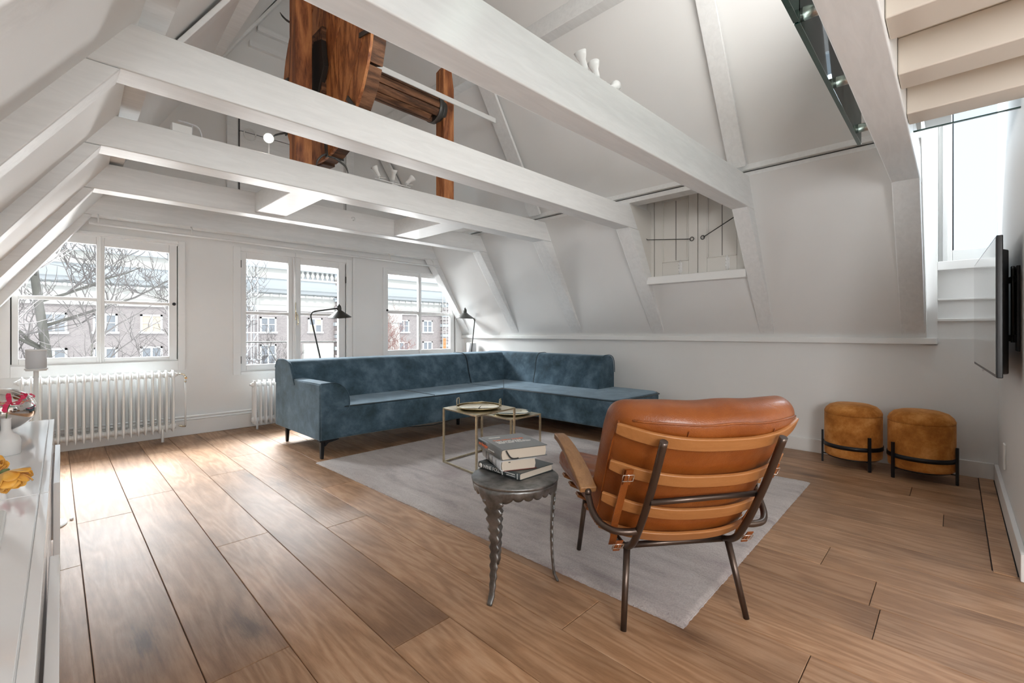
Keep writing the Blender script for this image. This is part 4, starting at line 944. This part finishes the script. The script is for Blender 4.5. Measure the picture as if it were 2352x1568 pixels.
# iron hooks around the rim
for k in range(10):
    a = 2 * pi * k / 10 + .15; c, s = cos(a), sin(a); T = lambda x, r, t=0: (x, c * r - s * t, s * r + c * t)
    hk = MB(); hk.strip([T(-.006, WR - .14), T(-.006, WR - .02), T(-.006, WR + .01)], (0, -s, c), .032, .010)
    hk.tube(catmull([T(-.01, WR - .01), T(-.045, WR + .015), T(-.075, WR + .055, .01), T(-.085, WR + .095, .02)], 4), .006, 6, rr=[.009] * 5 + [.008] * 4 + [.006, .005, .004, .003])
    hk.tube(catmull([T(.06, WR + .0), T(.10, WR + .02), T(.15, WR + .045, .01), T(.17, WR + .09, .02)], 4), .006, 6, rr=[.009] * 5 + [.008] * 4 + [.006, .005, .004, .003])
    hk.tube([T(-.01, WR + .0), T(.13, WR + .0)], .008, 6); hk.build('hook', 'iron_grey', hw)
# hub blocks
MB().box(-.03, .02, -.10, .10, -.30, .22).build('hub_board', 'dark_old_wood', hw, bevel=.006)
MB().prism([(-.16, -.12), (-.05, -.30), (.08, -.26), (.14, -.05), (.02, .14), (-.12, .10)], 0, -.045, -.002).build('hub_board', 'old_dark', hw, bevel=.006)
# drum
MB().tube([(.02, 0, 0), (1.20, 0, 0)], .075, 16).build('axle', 'dark_old_wood', hw)
for k in range(10):
    a = 2 * pi * k / 10; c, s = cos(a), sin(a)
    q = [(c * r - s * t, s * r + c * t) for r, t in ((.07, -.030), (.118, -.034), (.128, 0), (.118, .034), (.07, .030))]
    MB().prism(q, 0, .13, 1.13 - (.10 if k == 7 else 0)).build('slat', 'dark_old_wood', hw, bevel=.004)
MB().tube([(1.08, 0, 0), (1.13, 0, 0)], .132, 24).build('iron_band', 'iron_grey', hw); MB().tube([(1.13, 0, 0), (1.19, 0, 0)], .10, 20).build('bearing', 'iron_grey', hw)
for (x, z1, nm) in ((1.40, 5.0, 0), (2.785, 3.66, 1)):
    p = MB(); xr = x - 1.55
    if nm: p.prism([(xr - .063, -.938), (xr + .063, -.938), (xr + .063, z1 - 3.20 - .22), (xr + .03, z1 - 3.2 - .02), (xr - .02, z1 - 3.2), (xr - .063, z1 - 3.2 - .06)], 1, -.063, .063)
    else: p.box(xr - .062, xr + .062, -.063, .063, -.938, 1.3)
    p.build('post', 'old_wood', hw, bevel=.006)
MB().tube([(.30, .55, -.76), (.30, .56, -.90)], .003, 6).build('rope', 'iron_grey', hw)

# ================================================================== SPOTLIGHTS
def spots(loc, rz, heads, label):
    e = empty('spotlight_bar', loc, rz, label=label, cat='spotlight', group='white spotlight fittings standing on the beams')
    MB().lathe([(0, 0), (.042, 0), (.042, .014), (.03, .022), (0, .024)], seg=24, sx=1.5).build('base', 'frame_paint', e)
    MB().tube([(-.17, 0, .04), (.17, 0, .04)], .0045, 8).tube([(0, 0, .02), (0, 0, .04)], .006, 8).build('bar', 'frame_paint', e)
    for x, d in heads:
        d = V(d).normalized(); j = V((x, 0, .065)); q = d.to_track_quat('Z', 'Y')
        h = empty('spot', (0, 0, 0)); h.parent = e
        bpy.data.objects.remove(h)
        o = MB().lathe([(0, -.035), (.014, -.034), (.016, -.02), (.016, .012), (.024, .03), (.030, .052), (.027, .052), (.02, .03), (0, .02)], seg=20).build('spot_head', 'frame_paint', e)
        o.matrix_local = Matrix.Translation(j + d * .03) @ q.to_matrix().to_4x4()
        MB().tube([(x, 0, .04), (x, 0, .07)], .004, 6).build('arm', 'frame_paint', e)
        MB().tube([(x, 0, .055), (x + .05, -.02, .06)], .002, 6).build('lever', 'frame_paint', e)
spots((1.93, 1.262, 2.226), 0, [(-.13, (-.35, .1, .9)), (-.03, (-.1, .2, 1)), (.10, (.8, .2, .5))], 'white three-armed spotlight fitting on the thick near beam')
spots((2.07, 3.40, 2.262), 0, [(-.13, (-.4, .1, .7)), (.0, (-.1, -.3, .8)), (.13, (.6, -.3, .7))], 'white three-armed spotlight fitting on the beam under the hoist wheel')
sp1 = empty('spotlight', (1.10, 3.40, 2.250), label='lit round spotlight shining beside the hoist wheel', cat='spotlight')
MB().lathe([(0, 0), (.03, 0), (.03, .012), (0, .014)], seg=20).tube([(0, 0, .01), (0, 0, .11)], .005, 8).build('stem', 'frame_paint', sp1)
hd_ = MB().lathe([(0, -.05), (.018, -.048), (.02, -.01), (.034, .03), (.031, .03), (.018, 0), (0, -.004)], seg=24).build('head', 'frame_paint', sp1); MX = Matrix.Translation((0, -.0, .135)) @ V((-.33, -.95, -.42)).to_track_quat('Z', 'Y').to_matrix().to_4x4(); hd_.matrix_local = MX
bl = MB().lathe([(0, .01), (.024, .016), (.024, .024), (0, .027)], seg=20).build('bulb', 'bulb', sp1); bl.matrix_local = MX
fx_ = empty('light_fitting', (.60, 3.38, 2.245), label='small white box light with a curved arm on the beam at far left', cat='light')
MB().box(-.05, .05, -.03, .03, 0, .055).build('box', 'frame_paint', fx_, bevel=.004)
MB().tube(catmull([(-.02, -.02, .075), (.03, -.03, .072), (.08, -.03, .06), (.10, -.02, .02), (.10, 0, 0)], 5), .005, 6).tube([(.05, -.02, 0), (.05, -.03, .068)], .003, 6).build('arm', 'plastic_grey', fx_)
# small ring hook on the beam
rh = MB().tube([(0, .018 * cos(a), .018 * sin(a)) for a in [2 * pi * k / 14 for k in range(12)]], .005, 6).build('ring_hook', 'frame_paint'); rh.location = (2.22, 4.392, 2.20); rh.rotation_euler = (0, 0, R(90)); tag(rh, 'small white hook on the face of the beam nearest the windows', 'hook')

# ================================================================== TELEVISION, SOCKET, GLASS
tv = empty('television', (3.68, -.11, 1.165), 0, label='flat black television on a wall arm, seen almost edge on', cat='television')
tv.rotation_euler = (0, 0, atan2(.045, 1.30))
hwid, hh_ = .645, .326
MB().box(-hwid, hwid, -.022, .0, -hh_, hh_).build('bezel', 'black_plastic', tv, bevel=.004)
MB().box(-hwid + .010, hwid - .010, .0, .0015, -hh_ + .016, hh_ - .010).build('screen', 'tv_screen', tv)
MB().prism([(-hwid + .02, -.022), (hwid - .02, -.022), (hwid - .12, -.046), (-hwid + .08, -.046)], 2, -hh_ + .015, hh_ - .06).build('back_cover', 'black_plastic', tv, bevel=.006)
MB().box(-.01, .01, -.003, .004, -hh_ - .008, -hh_ + .004).build('sensor', 'plastic_grey', tv)
mt_ = empty('wall_mount', (3.20, -.215, 1.16), label='black articulated bracket between television and wall', cat='bracket')
MB().box(-.04, .04, 0, .012, -.20, .20).build('plate', 'black_steel', mt_, bevel=.002)
for z in (-.14, .14): MB().strip([(0, .012, z), (.12, .034, z)], (0, 0, 1), .03, .012).build('arm', 'black_steel', mt_)
MB().tube([(.02, .02, -.16), (.02, .02, .18), (.03, .02, .20)], .008, 8).build('cable', 'black_plastic', mt_)
sck = MB().box(-.04, .04, 0, .010, -.075, .075).build('wall_socket', 'matt_white', bevel=.003); sck.location = (4.05, -.215, .30); tag(sck, 'white double wall socket low on the television wall', 'socket')
gb = empty('glass_balustrade', (0, 0, 0), label='clear green-edged glass balustrade along the loft edge', cat='balustrade')
for a, b in ((.4, 1.775), (1.785, 3.185)):
    p = MB().box(a, b, .378, .394, 2.095, 3.05).build('glass_panel', 'green_glass', gb)
    MB().box(a, b, .3775, .3945, 2.092, 2.0955).build('edge', 'glass_edge', p)
    MB().box(b - .001, b + .0008, .378, .394, 2.095, 3.05).build('edge', 'glass_edge', p)
for x in (.62, 1.25, 1.845, 2.45, 3.09):
    MB().tube([(x, .308, 2.152), (x, .378, 2.152)], .022, 20).build('standoff', 'steel', gb); MB().tube([(x, .394, 2.152), (x, .402, 2.152)], .024, 20).build('cap', 'steel', gb)
gl = empty('stair_glass', (0, 0, 0), label='thin clear glass strip under the loft beside the roof window', cat='glass panel')
MB().box(3.14, 3.152, -.60, .158, 2.085, 2.60).build('panel', 'window_glass', gl); MB().box(3.139, 3.153, -.60, .158, 2.082, 2.087).build('edge', 'glass_edge', gl)

# ================================================================== OUTSIDE
FY = 40.0
bd = empty('brick_building', (15, FY, 0), label='grey-brown brick building with pale cornice and balustrade across the street', cat='building')
X0, X1 = -18, 26
MB().box(X0, X1, .1, 3.0, -14, 2.8).build('wall', 'brick_wall', bd)
MB().box(X0, X1, -.05, 3.0, 2.8, 3.95).build('frieze', 'pale_stone', bd); MB().box(X0, X1, -.12, 0, 3.25, 3.33).box(X0, X1, -.10, 0, 2.78, 2.90).build('moulding', 'pale_stone', bd)
MB().prism([(-.1, 4.16), (-.75, 4.22), (-.85, 4.42), (-1.0, 4.50), (-1.05, 4.70), (.5, 4.70), (.5, 4.16)], 0, X0, X1).build('cornice', 'dark_stone', bd)  # darker stone puts the cornice's shadow into the colour
MB().box(X0, X1, -.35, 1, 4.70, 5.38).build('parapet', 'blue_stone', bd); MB().box(X0, X1, -.5, .3, 5.36, 5.50).build('moulding', 'pale_stone', bd)
MB().box(X0, X1, -.5, .3, 6.18, 6.34).build('moulding', 'blue_stone', bd)
for k in range(62): MB().lathe([(0, -.17), (.12, -.12), (.16, 0), (.12, .10), (0, .14)], c=(X0 + .6 + k * .70, -.42, 4.02), seg=8).build('bracket', 'pale_stone', bd)
MB().box(X0, .3, -.1, .2, 5.5, 6.2).box(4.2, X1, -.1, .2, 5.5, 6.2).build('panel', 'pale_stone', bd)
bal = None
for k in range(9):
    if bal is None:
        bal = MB().lathe([(.10, 0), (.13, .05), (.06, .10), (.17, .28), (.16, .40), (.07, .58), (.12, .64), (.12, .70)], seg=10).build('baluster', 'pale_stone', bd); bal.location = (.55, -.2, 5.49)
    else:
        c = bal.copy(); COL.objects.link(c); c.location = (.55 + k * .42, -.2, 5.49)
MB().prism([(.2, 6.2), (5.5, 10.2), (5.5, 6.0), (.2, 6.0)], 0, X0, X1).build('roof', 'roof_tile', bd)
for x in (-3.5, .0): MB().box(x, x + .9, .6, 3, 6.5, 7.4).build('dormer', 'white_paint', bd)
def bwin(x, z, h, glow=False):
    f = MB(); w = 1.22; t = .12
    f.box(x, x + t, -.02, .12, z, z + h).box(x + w - t, x + w, -.02, .12, z, z + h).box(x, x + w, -.02, .12, z + h - t, z + h).box(x - .08, x + w + .08, -.10, .12, z - .12, z + .02).box(x + w / 2 - .06, x + w / 2 + .06, -.01, .12, z, z + h).box(x + t, x + w - t, .0, .12, z + h * .5 - .03, z + h * .5 + .03)
    o = f.build('window', 'white_paint', bd)
    for i in range(2):
        for j in range(2): MB().box(x + t + i * (w / 2 - .06), x + w / 2 - .06 + i * (w / 2 - .06), .06, .09, z + .02 + j * h * .5, z + h * .5 - .03 + j * h * .45).build('pane', 'curtain' if glow and (i + j) % 2 == 0 or glow == 2 else 'dark_pane', o)
for i, x in enumerate((-15.0, -12.6, -10.2, -6.5, -2.7, 1.1, 5.0, 10.0, 12.9)):
    bwin(x, 1.05, 1.2, 2 if i == 2 else (1 if i == 5 else 0)); bwin(x, -1.66, 1.7); bwin(x, -4.6, 1.7)
# pale quoined strips and a porch front
for (x, w) in ((3.45, .65), (15.3, .9)):
    for k in range(34):
        z = -6 + k * .36; d = .12 if k % 2 else 0
        MB().box(x - d, x + w + d, -.32 - .05 * (k % 3), .1, z + .02, z + .34).build('quoin', 'brick_wall' if k % 3 else 'blue_stone', bd)
MB().box(8.9, 9.85, -.4, .1, -8, 2.2).build('pilaster', 'pale_stone', bd); MB().box(8.7, 10.05, -.55, .1, 1.95, 2.85).build('capital', 'pale_stone', bd)
MB().box(.6, 3.2, -.3, .1, -6, .05).build('porch', 'pale_stone', bd)
sc_ = empty('scaffold', (10.45, 37.6, 0), label='white scaffolding tower against the brick building', cat='scaffold')
for x in (0, .5, .95):
    for y in (0, .9): MB().tube([(x, y, -14), (x, y, 7.5)], .035, 6).build('standard', 'scaffold', sc_)
for z in (-5, -3, -1, 1, 3, 5, 7):
    MB().box(-.1, 1.05, 0, .9, z - .04, z + .04).build('deck', 'scaffold', sc_); MB().tube([(0, 0, z), (.95, 0, z + 2)], .028, 6).build('brace', 'scaffold', sc_); MB().tube([(0, 0, z + 1), (.95, 0, z + 1)], .028, 6).build('guard_rail', 'scaffold', sc_)
lad = empty('ladder_scaffold', (29.4, 38.6, 0), label='narrow cream and orange scaffold beside the right window view', cat='scaffold')
for x in (0, .45): MB().tube([(x, 0, -14), (x, 0, 5.2)], .035, 6).build('standard', 'pale_stone', lad)
for k in range(24): MB().tube([(0, 0, -4 + k * .4), (.45, 0, -4 + k * .4)], .025, 6).build('rung', 'pale_stone', lad)
MB().box(0, .45, -.02, .02, -1.6, .4).build('net', 'orange', lad)
gr = MB().box(-60, 90, 6.5, 40, -14.2, -14.0).build('ground', 'dark_stone'); tag(gr, kind='structure')
def tree(base, r0, h, seed, lean, label, mt, sc=1.0, first=.35, tw='twig'):
    e = empty('bare_tree', base, label=label, cat='tree', group='bare winter trees outside the windows'); rr = random.Random(seed)
    tp = [V((0, 0, 0))]; 
    for i in range(1, 13): tp.append(V((lean[0] * i / 12 * h * .1 + .18 * sin(i * .9), lean[1] * i / 12 * h * .1, h * i / 12)))
    MB().tube(catmull(tp, 3), r0, 10, rr=[r0 * (1 - .72 * i / 36) for i in range(37)]).build('trunk', mt, e)
    tws = MB()
    def grow(p, d, L_, r, lvl):
        n = 5; pts = [p]; dd = V(d)
        for i in range(n):
            dd = (dd + V((rr.uniform(-.28, .28), rr.uniform(-.28, .28), rr.uniform(-.12, .24)))).normalized(); pts.append(pts[-1] + dd * L_ / n)
        if lvl == 0: MB().tube(pts, r, 6, rr=[r * (1 - .13 * i) for i in range(n + 1)]).build('branch', mt, e)
        else: tws.tube(pts, max(r, .007), 4 if lvl > 1 else 5, False, rr=[max(r, .008) * (1 - .13 * i) for i in range(n + 1)])
        if lvl < 3:
            for k in range(5 if lvl < 2 else 4):
                i = rr.randint(1, n); a = V((rr.uniform(-1, 1), rr.uniform(-1, 1), rr.uniform(-.2, .8))).normalized()
                grow(pts[i], (dd * .7 + a).normalized(), L_ * rr.uniform(.45, .7), r * .5, lvl + 1)
    for k in range(20):
        t_ = first + (1 - first) * k / 19; p = catmull(tp, 3)[int(t_ * 36)]
        a = rr.uniform(0, 2 * pi); grow(p, V((cos(a), sin(a) * .6, rr.uniform(.25, .8))).normalized(), h * .15 * sc * rr.uniform(.7, 1.15), r0 * .17, 0)
    tag(tws.build(tw, tw, e), kind='stuff')
tree((.02, 13.0, -14), .20, 17.6, 4, (0, 0, 0), 'bare grey-green tree trunk and branches outside the left window', 'bark', 1.0, .62)
tree((3.6, 17.0, -14), .15, 15.6, 11, (0, 0, 0), 'thin bare tree low behind the left window, right of the trunk', 'bark', .8, .66)
tree((8.3, 24.0, -14), .13, 13.6, 21, (0, 0, 0), 'thin bare tree low behind the middle window', 'bark', .6, .8)
tree((15.4, 26.0, -14), .14, 14.6, 31, (0, 0, 0), 'reddish bare shrub-like tree behind the right window', 'red_twig', .7, .75, 'red_twig')
